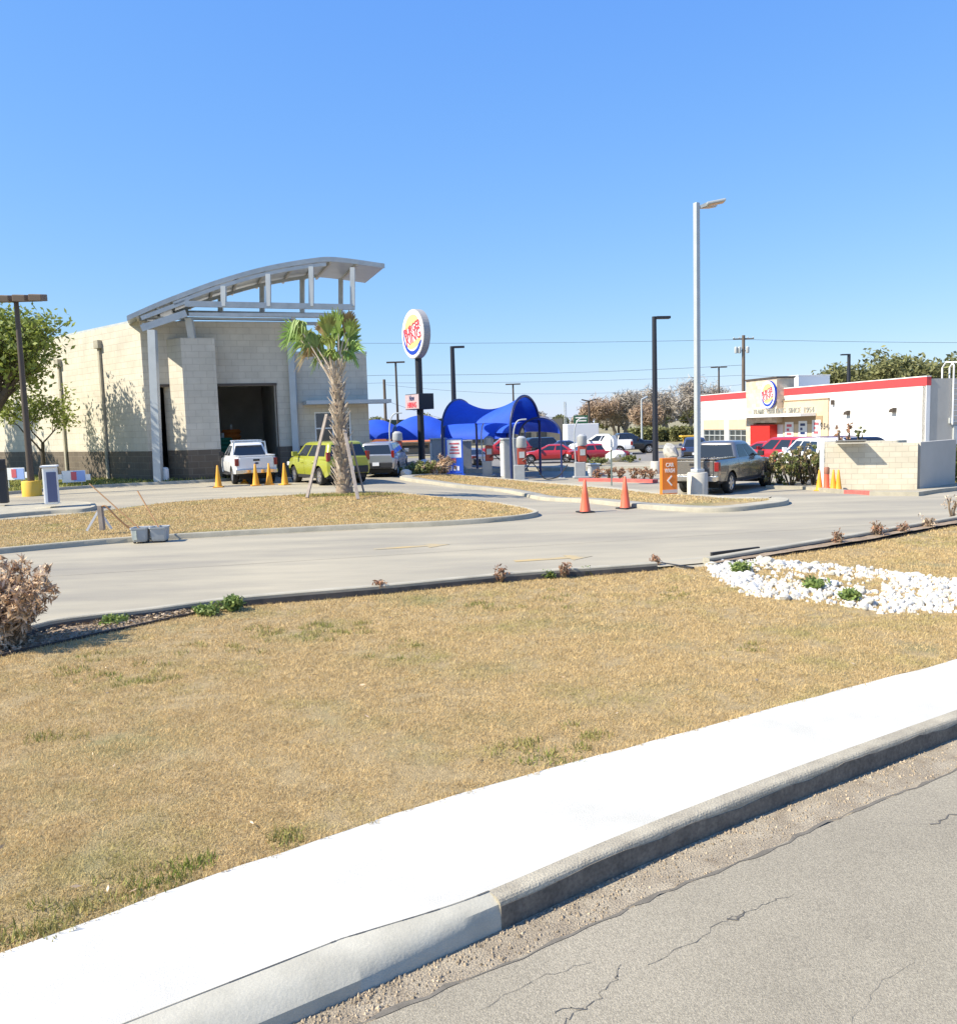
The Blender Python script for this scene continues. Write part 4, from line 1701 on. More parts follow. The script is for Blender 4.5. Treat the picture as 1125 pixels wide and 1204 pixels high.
STY = {
    'pickup': dict(L=5.75, hw=[(-2.88, .90), (-2.78, .95), (-2.0, .98), (2.0, .98), (2.55, .93), (2.78, .80), (2.88, .66)],
                   top=[(-2.88, 1.27), (-2.7, 1.30), (-1.05, 1.30), (1.0, 1.25), (1.3, 1.24), (2.3, 1.16), (2.7, 1.08), (2.84, .95), (2.88, .85)],
                   low=[(-2.88, .58), (-2.6, .50), (-1.0, .46), (1.2, .46), (2.5, .42), (2.88, .45)], ax=(-1.72, 1.93), rw=.40,
                   gb=(-1.08, 1.42), gt=(-.86, .42), zb=1.25, zt=1.93, wb=.91, wt=.70, side=[(.06, .45), (.50, .90)], bed=True),
    'suv': dict(L=4.9, hw=[(-2.45, .78), (-2.35, .90), (-1.6, .95), (1.6, .95), (2.15, .90), (2.38, .76), (2.45, .6)],
                top=[(-2.45, 1.0), (-2.38, 1.08), (1.0, 1.08), (1.2, 1.07), (2.1, .96), (2.35, .85), (2.45, .7)],
                low=[(-2.45, .5), (-2.1, .36), (1.9, .34), (2.45, .38)], ax=(-1.42, 1.47), rw=.37,
                gb=(-2.40, 1.32), gt=(-2.02, .42), zb=1.04, zt=1.75, wb=.89, wt=.66, side=[(.04, .30), (.34, .62), (.66, .93)], bed=False),
    'box': dict(L=4.15, hw=[(-2.07, .76), (-2.0, .86), (-1.3, .90), (1.3, .90), (1.85, .86), (2.02, .74), (2.07, .62)],
                top=[(-2.07, 1.0), (-2.0, 1.04), (1.0, 1.06), (1.15, 1.06), (1.75, .99), (1.98, .86), (2.07, .66)],
                low=[(-2.07, .42), (-1.8, .30), (1.7, .28), (2.07, .32)], ax=(-1.28, 1.27), rw=.33,
                gb=(-2.03, 1.22), gt=(-1.82, .52), zb=1.02, zt=1.62, wb=.85, wt=.68, side=[(.05, .24), (.29, .59), (.63, .93)], bed=False),
    'sedan': dict(L=4.75, hw=[(-2.37, .70), (-2.25, .86), (-1.5, .91), (1.5, .91), (2.1, .84), (2.3, .70), (2.37, .55)],
                  top=[(-2.37, .86), (-2.3, .96), (-1.6, .99), (1.0, .95), (1.3, .93), (2.0, .82), (2.28, .70), (2.37, .58)],
                  low=[(-2.37, .42), (-2.0, .28), (1.9, .26), (2.37, .30)], ax=(-1.38, 1.38), rw=.33,
                  gb=(-1.92, 1.12), gt=(-1.15, .10), zb=.94, zt=1.44, wb=.82, wt=.58, side=[(.10, .45), (.50, .90)], bed=False),
}


def vehicle(name, label, cat, style, paint, loc, heading, scale=1.0, group=None, detail=True, rearcol=None, plate=True, stripe=None):
    """heading: direction (plan angle) the front points to"""
    S_ = STY[style]
    t = thing(name, label, cat, loc, heading, group, scale)
    L = S_['L']
    ax, rw = S_['ax'], S_['rw']
    Ra = rw + .075
    xs = set()
    k = -L / 2
    while k < L / 2:
        xs.add(round(k, 3))
        k += .16
    for a in ax:
        for j in range(-8, 9):
            xs.add(round(a + Ra * math.sin(j / 8 * PI / 2), 3))
    for pr in (S_['hw'], S_['top']):
        for a, _ in pr:
            xs.add(round(a, 3))
    xs = sorted(x for x in xs if -L / 2 <= x <= L / 2)
    rings = []
    for x in xs:
        wd, zt, zl0 = lerp_prof(S_['hw'], x), lerp_prof(S_['top'], x), lerp_prof(S_['low'], x)
        zl = zl0
        arch = 0
        for a in ax:
            if abs(x - a) < Ra:
                zz = rw + math.sqrt(Ra * Ra - (x - a) ** 2)
                if zz > zl:
                    zl = zz
                    arch = 1
        zl = min(zl, zt - .1)
        h = zt - zl0
        tuck = .05 if not arch else -.012
        zsh = max(zl + .03, zl0 + .66 * h)
        zmid = max(zl + .015, zl0 + .30 * h)
        half = [(wd - tuck, zl), (wd + (.012 if arch else 0), zmid), (wd, zsh), (wd - .035, max(zsh + .01, zt - .07)), (wd - .085, zt - .012), (wd - .17, zt), (0, zt + .012)]
        ring = [Vector((x, y, z)) for y, z in half] + [Vector((x, -y, z)) for y, z in reversed(half[:-1])]
        rings.append(ring)
    m = MB()
    m.loft(rings, cap=True, closed=False)
    m.build('body', paint, t, smooth=True, sharp=32)
    # dark underside and wheel wells
    m = MB()
    zl = lerp_prof(S_['low'], 0)
    m.box((0, 0, zl + .16), (L - .5, 2 * lerp_prof(S_['hw'], 0) - .30, .42))
    for a in ax:
        m.box((a, 0, rw + .12), (2 * Ra + .02, 2 * lerp_prof(S_['hw'], a) - .56, rw + .2))
    m.box((0, 0, zl + .02), (ax[1] - ax[0] - 2 * Ra - .06, 2 * lerp_prof(S_['hw'], 0) - .06, .12))
    m.build('underbody', M_plastic, t)
    # greenhouse
    gb, gt, zb, zt2, wb, wt = S_['gb'], S_['gt'], S_['zb'], S_['zt'], S_['wb'], S_['wt']

    def gh(v):
        return (gb[0] + (gt[0] - gb[0]) * v, gb[1] + (gt[1] - gb[1]) * v, wb + (wt - wb) * v, zb + (zt2 - .07 - zb) * v)

    def rring(x0, x1, hwid, z, r=.14):
        out = []
        for cx, cy, a0 in ((x1 - r, hwid - r, 0), (x0 + r, hwid - r, 90), (x0 + r, -hwid + r, 180), (x1 - r, -hwid + r, 270)):
            for j in range(4):
                a = math.radians(a0 + 30 * j)
                out.append(Vector((cx + r * math.cos(a), cy + r * math.sin(a), z)))
        return out
    rg_ = []
    for v in (-.12, .3, .7, .95):
        x0, x1, hw_, z = gh(v)
        rg_.append(rring(x0, x1, hw_, z))
    x0, x1, hw_, z = gh(1.0)
    rg_.append(rring(x0 + .03, x1 - .04, hw_ - .03, zt2 - .05))
    rg_.append(rring(x0 + .12, x1 - .16, hw_ - .12, zt2 - .015))
    rg_.append(rring(x0 + .4, x1 - .45, hw_ - .35, zt2))
    m = MB()
    m.loft(rg_)
    m.build('cab' if style == 'pickup' else 'roof', paint, t, smooth=True, sharp=40)
    va, vb = .10, .88

    def gl_side(u0, u1, sgn):
        q = []
        for u, v in ((u0, va), (u1, va), (u1, vb), (u0, vb)):
            x0, x1, hw_, z = gh(v)
            q.append(Vector((x0 + .10 + (x1 - x0 - .2) * u, sgn * (hw_ + .006), z)))
        return q
    for sgn in (-1, 1):
        for a, b in S_['side']:
            m = MB()
            m.prism(gl_side(a, b, sgn), (0, -sgn * .02, 0))
            m.build('side_window', M_carglass, t)

    def gl_end(front):
        q = []
        for s, v in ((-1, va), (1, va), (1, vb), (-1, vb)):
            x0, x1, hw_, z = gh(v)
            x = x1 + .006 if front else x0 - .006
            q.append(Vector((x, s * (hw_ - .12), z)))
        return q
    m = MB()
    m.prism(gl_end(True), (-.02, 0, -.004))
    m.build('windscreen', M_carglass, t)
    m = MB()
    m.prism(gl_end(False), (.02, 0, -.004))
    m.build('rear_window', M_carglass, t)
    # wheels
    first = None
    for a in ax:
        for sgn in (1, -1):
            y = sgn * (lerp_prof(S_['hw'], a) - .13)
            if first is None:
                w_ = MB()
                w_.lathe([(rw * .62, -.12), (rw * .93, -.125), (rw, -.09), (rw, .09), (rw * .93, .125), (rw * .66, .12), (rw * .64, .07)], 26, axis='y')
                wo_ = w_.build('wheel', M_rubber, t, smooth=True, sharp=50)
                r_m = MB()
                r_m.lathe([(rw * .65, .055), (rw * .66, .105), (rw * .60, .105), (rw * .57, .07), (rw * .10, .06)], 26, axis='y')
                for j in range(6):
                    a2 = 2 * PI * j / 6
                    r_m.box((rw * .36 * math.cos(a2), .085, rw * .36 * math.sin(a2)), (rw * .52, .035, .085),
                            ax=(Vector((math.cos(a2), 0, math.sin(a2))), Vector((0, 1, 0)), Vector((-math.sin(a2), 0, math.cos(a2)))))
                r_m.lathe([(rw * .16, .06), (rw * .15, .115), (rw * .05, .12)], 12, axis='y')
                ri = r_m.build('rim', M_rim, wo_, smooth=True)
                first = wo_
                wo_.location = (a, y, rw)
                if sgn < 0:
                    wo_.rotation_euler = (0, 0, PI)
            else:
                c = first.copy()
                COL.objects.link(c)
                c.parent = t
                c.location = (a, y, rw)
                c.rotation_euler = (0, 0, 0 if sgn > 0 else PI)
                c2 = ri.copy()
                COL.objects.link(c2)
                c2.parent = c
    # lights
    xr, xf = -L / 2, L / 2
    zt_r = lerp_prof(S_['top'], xr + .1)
    for sgn in (1, -1):
        m = MB()
        wr = lerp_prof(S_['hw'], xr + .08)
        if style == 'pickup':
            m.box((xr + .075, sgn * (wr - .065), zt_r - .24), (.20, .17, .34))
        elif style == 'box':
            m.box((xr + .09, sgn * (wr - .075), zt_r + .02), (.15, .14, .34))
        else:
            m.box((xr + .07, sgn * (wr - .10), zt_r - .12), (.22, .30, .17))
        m.build('tail_light', M_tail, t, bev=.025)
        m = MB()
        wr = lerp_prof(S_['hw'], xf - .16)
        zf_ = lerp_prof(S_['top'], xf - .12)
        m.box((xf - .16, sgn * (wr - .06), zf_ - .13), (.30, .20, .16))
        m.build('headlight', M_head, t, bev=.03)
        m = MB()
        x0, x1, hw_, z = gh(.06)
        m.box((x1 - .42, sgn * (hw_ + .17), z + .10), (.13, .22, .19))
        m.bar((x1 - .42, sgn * hw_, z + .05), (x1 - .42, sgn * (hw_ + .12), z + .06), .05)
        m.build('mirror', M_plastic if style == 'pickup' else paint, t, bev=.02)
    if style == 'pickup':
        m = MB()
        m.box((xr - .06, 0, .62), (.20, 1.86, .20))
        m.build('rear_bumper', M_chrome, t, bev=.03)
        m = MB()
        m.box((xr - .012, 0, 1.0), (.05, 1.52, .52))
        tg = m.build('tailgate', paint, t, bev=.02)
        m = MB()
        m.box((xr - .043, 0, 1.13), (.02, .30, .09))
        m.build('handle', M_plastic, tg, bev=.01)
        m = MB()
        m.lathe([(.10, 0), (.10, .012), (.085, .02)], 20, axis='y')
        m.v = [(xr - .038 - q[1], q[0] * 1.0, .98 + q[2] * .45) for q in m.v]
        m.build('badge', M_carblue, tg)
        # load bed recess with rails
        m = MB()
        m.box((-1.98, 0, 1.302), (1.62, 1.50, .02))
        m.build('bed_floor', M_plastic, t)
        m = MB()
        for sgn in (1, -1):
            m.box((-1.95, sgn * .82, 1.33), (1.72, .12, .06))
        m.box((xr + .06, 0, 1.325), (.12, 1.62, .06))
        m.build('bed_rail', paint if rearcol is None else rearcol, t, bev=.015)
        m = MB()
        for sgn in (1, -1):
            m.box((.1, sgn * .97, .42), (1.9, .16, .05))
        m.build('side_step', M_plastic, t, bev=.015)
    else:
        m = MB()
        m.box((xr + .01, 0, lerp_prof(S_['low'], xr) + .14), (.14, 1.5, .26))
        m.build('rear_bumper', M_plastic, t, bev=.04)
    if plate:
        m = MB()
        m.box((xr - (.17 if style == 'pickup' else .075), 0, .62 if style == 'pickup' else .62), (.015, .31, .16))
        m.build('number_plate', M_white, t)
    m = MB()
    m.box((xf - .03, 0, lerp_prof(S_['low'], xf) + .30), (.08, 1.05, .22))
    m.build('grille', M_plastic, t, bev=.02)
    if detail:
        seams = {'pickup': (-1.02, .02, 1.12), 'box': (-.95, .12, 1.02), 'suv': (-1.0, .05, 1.05), 'sedan': (-.9, .05, .98)}[style]
        for sgn in (1, -1):
            for x in seams:
                wd = lerp_prof(S_['hw'], x)
                zt = lerp_prof(S_['top'], x)
                zl0 = lerp_prof(S_['low'], x)
                m = MB()
                zs_ = zl0 + .66 * (zt - zl0)
                m.tube([(x, sgn * (wd - .042), zl0 + .03), (x, sgn * (wd - .002), zl0 + .30 * (zt - zl0)), (x, sgn * (wd - .002), zs_), (x, sgn * (wd - .037), zt - .07)], .006, 4)
                m.build('door_seam', M_plastic, t)
        for sgn in (1, -1):
            for x in seams[:2]:
                wd = lerp_prof(S_['hw'], x)
                zt = lerp_prof(S_['top'], x)
                zl0 = lerp_prof(S_['low'], x)
                m = MB()
                m.box((x + .22, sgn * (wd - .005), zl0 + .70 * (zt - zl0)), (.20, .05, .035))
                m.build('door_handle', M_chrome if paint is M_cargrey else paint, t, bev=.008)
    return t


def aim(a, deg_right):
    """plan angle of a heading deg_right degrees to the right of straight ahead"""
    return math.radians(90 - deg_right)


def gat(x, y):
    return (x, y, zg(x, y))


# grey pickup beside the lamp post
q = G(858, 580)
hd = aim(0, 39)
fx, fy = math.cos(hd), math.sin(hd)
rx_, ry_ = fy, -fx
ctr = Vector((q.x + 1.72 * fx - .90 * rx_, q.y + 1.72 * fy - .90 * ry_, 0))
ctr.z = zg(ctr.x, ctr.y)
vehicle('pickup_truck', 'dark grey crew cab pickup parked behind the tall lamp post', 'pickup truck', 'pickup', M_cargrey, ctr, hd)
# white pickup at the bay
q = G(281, 568)
hd = aim(0, -33)
fx, fy = math.cos(hd), math.sin(hd)
hd = aim(0, -24)
q = P(303, 560, 36.6)
ctr = Vector((q.x + 2.8 * math.cos(hd), q.y + 2.8 * math.sin(hd), 0))
ctr.z = zg(ctr.x, ctr.y)
wt = vehicle('pickup_truck', 'white pickup with a roof rack waiting at the wash bay door', 'pickup truck', 'pickup', M_carwhite, ctr, hd, .93)
m = MB()
for x in (-.70, .25):
    m.box((x, 0, 2.02), (.06, 1.35, .05))
    for sg in (1, -1):
        m.box((x, sg * .62, 1.95), (.06, .05, .12))
m.build('roof_rack', M_white, wt)
m = MB()
for sg in (1, -1):
    m.bar((-1.18, sg * .80, 1.32), (-1.18, sg * .72, 1.98), .06)
m.bar((-1.18, -.72, 1.95), (-1.18, .72, 1.95), .06)
m.build('headache_rack', M_white, wt)
# lime hatchback
hd = aim(0, -33)
q = P(411, 560, 34.6)
ctr = Vector((q.x + 2.25 * math.cos(hd), q.y + 2.25 * math.sin(hd), 0))
ctr.z = zg(ctr.x, ctr.y)
vehicle('hatchback', 'lime green boxy hatchback queued behind the palm', 'hatchback', 'box', M_carlime, ctr, hd, 1.10)
# silver car leaving beside the office
q = G(452, 561)
vehicle('parked_car', 'silver hatchback with its back turned beside the office corner', 'car', 'box', M_carsilver, (q.x - .2, q.y + 1.9, q.z), aim(0, 4), 1.0)

# far cars
def far_car(px, py, Y, style, paint, head, label, name='parked_car', z=-.55, sc=1.0):
    q = P(px, py, Y)
    return vehicle(name, label, 'car', style, paint, (q.x, q.y, z), head, sc, 'cars parked in the far lot', detail=False)


far_car(592, 533, 77, 'suv', M_carred, math.radians(185), 'red car parked beyond the vacuum bays beside a blue post')
far_car(645, 538, 66, 'sedan', M_carred, math.radians(175), 'low red sports car parked past the vacuum shades')
far_car(704, 538, 64, 'sedan', M_carred, math.radians(10), 'red saloon in front of the white far pickup')
far_car(626, 530, 80, 'suv', M_carblack, math.radians(200), 'dark sport utility parked past the red vacuum cabinet')
far_car(706, 530, 78, 'pickup', M_carwhite, math.radians(170), 'white pickup parked behind a red saloon')
far_car(736, 530, 80, 'pickup', M_carblack, math.radians(5), 'black pickup parked at the edge of the bare trees')
far_car(670, 530, 79, 'sedan', M_carblue, math.radians(0), 'navy saloon half hidden behind the vacuum cabinet')
far_car(817, 538, 62, 'suv', M_carblue, math.radians(75), 'navy sport utility standing beside the restaurant windows')
far_car(548, 540, 62, 'sedan', M_carsilver, math.radians(120), 'pale saloon behind the blue banner sign')
q = P(683, 528, 86)
bt_ = thing('box_trailer', 'white box trailer parked in the far lot', 'trailer', (q.x, q.y, -.55), .1)
m = MB()
m.box((0, 0, 1.75), (3.2, 2.2, 2.3))
m.build('body', M_white, bt_, bev=.05)
m = MB()
for x in (-.5, .5):
    m.lathe([(.2, -.12), (.36, -.1), (.36, .1), (.2, .12)], 14, (x, -.95, .36), 'y')
    m.lathe([(.2, -.12), (.36, -.1), (.36, .1), (.2, .12)], 14, (x, .95, .36), 'y')
m.build('wheels', M_rubber, bt_)
# cars by the restaurant, behind the shrubs and the wall
def rcar(px, Y, style, paint, head, label, dz=-.35, sc=1.0):
    q = P(px, 520, Y)
    return vehicle('parked_car', label, 'car', style, paint, (q.x, q.y, dz), math.radians(head), sc, 'cars parked along the restaurant', detail=False)


rcar(922, 46, 'suv', M_carred, 115, 'red sport utility parked behind the shrubs by the restaurant', sc=1.0)
rcar(955, 42.5, 'suv', M_carwhite, 95, 'white sport utility parked behind the white gate post')
rcar(896, 50, 'sedan', M_carred, 130, 'red saloon low behind the shrubs at the red entrance', sc=1.0)
rcar(1018, 41.5, 'suv', M_carblack, 10, 'black sport utility showing over the block wall')
rcar(990, 45.0, 'suv', pm('maroon_car_paint', (.09, .015, .02), rough=.3, coat=.6), 30, 'maroon sport utility behind the end of the block wall')

# ================================================================== LIGHT POLES
def pole_base(t, r, h, mat, name='concrete_base'):
    m = MB()
    m.lathe([(r, -.3), (r, h - .04), (r - .03, h)], 28)
    return m.build(name, mat, t, smooth=True, sharp=50)


q = G(820, 583)
sl = thing('street_lamp', 'tall pale grey square lamp post with twin heads on a round concrete base', 'street lamp', (q.x, q.y, q.z + .12))
pole_base(sl, .37, .74, M_concbase)
ztp = P(822, 238, q.y).z - q.z - .12
m = MB()
m.box((0, 0, (ztp + .74) / 2), (.175, .175, ztp - .74), .5)
m.build('pole', M_paintsteel, sl, bev=.025)
m = MB()
m.box((0, 0, .80), (.36, .36, .12), .5)
m.build('base_cover', M_paintsteel, sl, bev=.03)
for i, (az, ln) in enumerate(((-.05, .86), (.75, .95))):
    d = Vector((math.cos(az), math.sin(az), 0))
    m = MB()
    m.bar(d * .1 + Vector((0, 0, ztp - .16)), d * .35 + Vector((0, 0, ztp - .06)), .10, .10)
    ar = m.build('arm', M_paintsteel, sl)
    m = MB()
    m.box(d * (.33 + ln / 2 - .1) + Vector((0, 0, ztp - .01)), (ln - .2, .36, .09),
          ax=((d + Vector((0, 0, .16))).normalized(), Vector((-d.y, d.x, 0)), (Vector((0, 0, 1)) - d * .16).normalized()))
    hd_ = m.build('lamp_head', M_paintsteel, sl, bev=.03)
    m = MB()
    m.box(d * (.36 + ln / 2 - .1) + Vector((0, 0, ztp - .062)), (ln - .34, .28, .02),
          ax=((d + Vector((0, 0, .16))).normalized(), Vector((-d.y, d.x, 0)), (Vector((0, 0, 1)) - d * .16).normalized()))
    m.build('lens', M_lens, hd_)


def simple_lamp(px, py_top, Y, zb, heads, mat, label, name='street_lamp', base=None, w_=.14, arm=.5, tilt=0.0, r=None):
    q = P(px, py_top, Y)
    t = thing(name, label, 'street lamp', (q.x, q.y, zb), 0, 'lamp posts of the far lots' if base is None else None)
    H = q.z - zb
    m = MB()
    m.lathe([(w_ * .62, 0), (w_ * .45, H)], 10)
    m.build('pole', mat, t, smooth=True)
    if base:
        pole_base(t, base[0], base[1], base[2])
    for az in heads:
        d = Vector((math.cos(az), math.sin(az), 0))
        m = MB()
        m.bar(Vector((0, 0, H - .08)), d * arm + Vector((0, 0, H - .08 + tilt * arm)), .07, .07)
        ax_ = (d + Vector((0, 0, tilt))).normalized()
        m.box(d * (arm + .30) + Vector((0, 0, H - .06 + tilt * (arm + .3))), (.75, .36, .13), ax=(ax_, Vector((-d.y, d.x, 0)), ax_.cross(Vector((-d.y, d.x, 0)))))
        m.build('lamp_head', mat, t, bev=.02)
    return t


q = G(768, 557)
simple_lamp(769, 372, q.y, q.z, [0.1], M_black, 'slim black lamp post on a pale concrete base', base=(.26, .66, M_concbase), w_=.26, arm=.15)
simple_lamp(531.5, 407, 58, -.35, [0.0], M_black, 'black lamp post rising behind the big blue shade', w_=.32, arm=.15)
simple_lamp(465, 425, 78, -.6, [0.0, PI], M_bronze, 'grey twin head lamp post left of the tall oval sign', w_=.2, arm=.15)
simple_lamp(603, 451, 95, -.6, [0.0, PI], M_bronze, 'thin twin head lamp post behind the middle of the big blue shade', w_=.2, arm=.15)
simple_lamp(692, 471, 98, -.6, [0.0, PI], M_bronze, 'twin head lamp post beside the green highway sign', w_=.24, arm=.15, tilt=.25)
simple_lamp(754, 469, 100, -.6, [0.3], M_steel, 'single head lamp post in front of the bare trees', w_=.2, arm=.1, tilt=.4)
simple_lamp(845, 431, 100, -.6, [0.0, PI], M_bronze, 'twin head lamp post behind the far end of the restaurant', w_=.22, arm=.25)
simple_lamp(998, 416, 88, -.6, [PI], M_black, 'black single head lamp post behind the restaurant roof', w_=.36, arm=.15)

# old brown lamp with yellow base at the side of the building
q = G(38, 583)
ol = thing('street_lamp', 'brown lamp post with four heads on a round yellow base', 'street lamp', (q.x, q.y, q.z + .1))
pole_base(ol, .36, .50, M_yelbase)
zt_ = P(23, 355, q.y).z - q.z - .1
m = MB()
m.lathe([(.13, .48), (.09, zt_)], 12)
m.build('pole', M_bronze, ol, smooth=True)
m = MB()
m.bar((-1.0, 0, zt_ + .05), (1.0, 0, zt_ + .05), .09)
m.build('arm', M_bronze, ol)
for x in (-.95, -.32, .32, .95):
    m = MB()
    m.box((x, -.18, zt_ + .12), (.50, .52, .26), ax=(Vector((1, 0, -.06)).normalized(), Vector((0, 1, .15)).normalized(), Vector((.06, -.15, 1)).normalized()))
    m.build('lamp_head', pm('lamp_brown', (.17, .125, .09), rough=.6) if 'lamp_brown' not in MATS else MATS['lamp_brown'], ol, bev=.03)

# ================================================================== SIGNS
# tall oval pole sign
qb = P(488, 545, 50.0)
ps = thing('pole_sign', 'tall pole sign with a round white restaurant emblem and a reader box', 'sign', (qb.x, qb.y, -.35))
fz = P(485, 392.5, 50.0)
nrm = Vector((-.85, -.527, 0)).normalized()
rxs = Vector((.60, -.80, 0))
Rg = (P(485, 363.5, 50).z - P(485, 422, 50).z) / 2
# nrm = rx x up
rxs = Vector((-nrm.y, nrm.x, 0))
fc_ = P(483.5, 392.5, 50.0)
logo(ps, fc_ - nrm * .1, rxs, (0, 0, 1), Rg, .42, M_signedge)
m = MB()
ptop = P(488, 421, 50).z
pc_ = Vector((fc_.x, fc_.y, 0)) - nrm * .4
m.tube([Vector((pc_.x, pc_.y, -.4)), Vector((pc_.x, pc_.y, ptop))], .20, 16)
m.build('pole', M_black, ps, smooth=True, world=True)
bz0, bz1 = P(488, 481.5, 50).z, P(488, 463, 50).z
bxc = Vector((pc_.x, pc_.y, (bz0 + bz1) / 2))
m = MB()
m.box(bxc + rxs * -.05, (1.75, .95, bz1 - bz0), math.atan2(rxs.y, rxs.x))
rb = m.build('reader_box', M_black, ps, bev=.02, world=True)
m = MB()
m.box(bxc + nrm * .487 + rxs * -.05, (1.68, .02, bz1 - bz0 - .08), math.atan2(rxs.y, rxs.x))
m.build('reader_face', M_pink, rb, world=True)
for body, dz, wd, mt in (('Now', .20, .62, M_navy), ('HIRING', -.20, 1.1, M_logored)):
    m = text_mb(body, .42, .012, bxc + nrm * .504 + rxs * -.05 + Vector((0, 0, dz)), rxs, (0, 0, 1), offset=.012, width=wd)
    m.build('lettering', mt, rb, world=True)

# blue vertical banner sign
q = G(535, 559)
bs = thing('banner_sign', 'upright blue framed price banner beside the vacuum bays', 'sign', (q.x, q.y, q.z))
bw, bh = .80, 1.80
an = math.atan2(.15, 1)
m = MB()
for s in (-1, 1):
    m.box((s * bw / 2, 0, bh / 2 + .05), (.07, .07, bh + .1))
for z in (.14, bh + .06):
    m.box((0, 0, z), (bw - .08, .065, .07))
m.box((0, 0, .03), (bw + .2, .5, .06))
m.build('frame', M_bluepaint, bs)
m = MB()
m.box((0, 0, bh / 2 + .1), (bw - .08, .03, bh - .14))
pn = m.build('panel', M_logowhite, bs)
m = MB()
m.box((0, -.02, .55), (bw - .10, .012, .72))
m.build('panel_print', M_bluepaint, pn)
m = MB()
for k, (z, wd) in enumerate([(1.62, .50), (1.44, .36), (1.30, .44), (1.14, .5)]):
    m.box((0, -.02, z), (wd, .012, .07))
m.box((-.10, -.031, .78), (.34, .012, .20))
m.build('panel_print', M_palered, pn)
m = MB()
for k in range(3):
    m.box((-.18 + .18 * k, -.031, .36), (.12, .012, .22))
m.build('panel_print', M_logowhite, pn)
bs.rotation_euler = (0, 0, -.08)

# orange directional sign
q = G(786, 585)
osg = thing('direction_sign', 'orange car wash sign with a white arrow beside the lamp post', 'sign', (q.x, q.y, q.z + .10))
osg.rotation_euler = (0, 0, .20)
m = MB()
m.box((0, 0, .66), (.58, .22, 1.30))
m.build('cabinet', M_orange, osg, bev=.015)
m = MB()
m.box((0, -.112, .13), (.56, .012, .12))
m.build('base_strip', pm('strip_grey', (.55, .45, .42), rough=.6), osg)
for body, z in (('CAR', 1.06), ('WASH', .86)):
    m = text_mb(body, .20, .012, (0, -.116, z), (1, 0, 0), (0, 0, 1), offset=.004, width=.30 if body == 'CAR' else .38)
    m.build('lettering', M_letterw, osg)
m = MB()
m.bar((-.09, -.118, .50), (.07, -.118, .68), .012, .05)
m.bar((-.09, -.119, .52), (.07, -.119, .34), .012, .05)
m.build('arrow', M_letterw, osg)

# back of a traffic sign
q = G(719, 571)
ts = thing('traffic_sign', 'white traffic sign seen from behind on a thin green post', 'sign', (q.x, q.y, q.z))
zt_ = P(719, 511, q.y).z - q.z
m = MB()
m.box((0, 0, zt_ / 2 - .05), (.06, .05, zt_ + .1))
m.build('post', pm('post_green', (.20, .25, .22), rough=.6), ts)
for s, an in ((-1, .95), (1, -.75)):
    m = MB()
    pl = [(.36 * math.cos(PI / 8 + PI / 4 * k), .36 * math.sin(PI / 8 + PI / 4 * k)) for k in range(8)]
    dx, dy = math.cos(an), math.sin(an) * s
    d = Vector((math.cos(.95), math.sin(.95) * s, 0))
    c = Vector((0, .035, zt_ - .36)) + d * .0
    m.prism([c + d * (x + .0) + Vector((s * .12, 0, y)) for x, y in pl], Vector((s * .02, .01, 0)))
    m.build('panel', M_white, ts)

# ================================================================== CONES
def cone(loc, mat, label, name='traffic_cone', h=.92, dark=True, group=None):
    t = thing(name, label, 'traffic cone', loc, random.uniform(0, 1.5), group)
    m = MB()
    m.box((0, 0, .02), (.40, .40, .04))
    m.build('base', M_plastic if dark else mat, t, bev=.012)
    m = MB()
    m.lathe([(.155, .04), (.145, .06), (.085, h * .55), (.035, h - .01), (.025, h)], 22)
    m.build('body', mat, t, smooth=True)
    return t


cg = 'tall orange cones closing the drive'
q = G(688, 602.5)
c0 = cone((q.x, q.y, q.z), M_cone, 'tall orange cone nearest the palm island tip', group=cg)
q = G(735, 598)
dup(c0, (q.x, q.y, q.z), .7, 'tall orange cone in front of the pale kerb by the orange sign')
yg = 'yellow cones behind the white pickup'
q = G(257, 573)
y0 = cone((q.x, q.y, q.z), M_ycone, 'yellow cone by the white pickup rear wheel, leftmost of the row', dark=False, group=yg)
for px, py, lb in ((301, 571, 'yellow cone second in the row behind the white tailgate'), (317, 570, 'yellow cone third in the row behind the white tailgate'),
                   (335, 570, 'yellow cone between the white pickup and the lime hatchback')):
    q = G(px, py)
    dup(y0, (q.x, q.y, q.z), random.random(), lb)
q = G(287.5, 568.5)
pdl = thing('stop_paddle', 'small red octagonal stop paddle on a yellow stand behind the pickup', 'sign', (q.x, q.y, q.z))
m = MB()
m.lathe([(.17, 0), (.16, .05), (.07, .12), (.06, .42)], 14)
m.build('stand', M_ycone, pdl, smooth=True)
m = MB()
m.prism([(.17 * math.cos(PI / 8 + PI / 4 * k), -.02, .58 + .17 * math.sin(PI / 8 + PI / 4 * k)) for k in range(8)], (0, .03, 0))
m.build('paddle', M_carred, pdl)
wg = 'cones by the block wall'
q = G(963, 577)
w0_ = cone((q.x, q.y, q.z), M_ycone, 'pale yellow cone left of the red post by the block wall', dark=False, group=wg)
w0_.scale = (.85,) * 3
for px, lb in ((979.5, 'yellow cone just right of the red post by the block wall'), (985.5, 'yellow cone nearest the red painted kerb')):
    q = G(px, 577)
    dup(w0_, (q.x, q.y, q.z), random.random(), lb)
q = G(971.5, 577)
dl = thing('delineator_post', 'red post with a brown cap standing among the yellow cones', 'post', (q.x, q.y, q.z))
m = MB()
m.lathe([(.16, 0), (.15, .05), (.10, .15), (.09, .62)], 14)
m.build('body', M_cone, dl, smooth=True)
m = MB()
m.lathe([(.095, .625), (.10, .65), (.10, .84), (.07, .88)], 14)
m.build('cap', pm('cap_brown', (.30, .13, .08), rough=.7), dl, smooth=True)

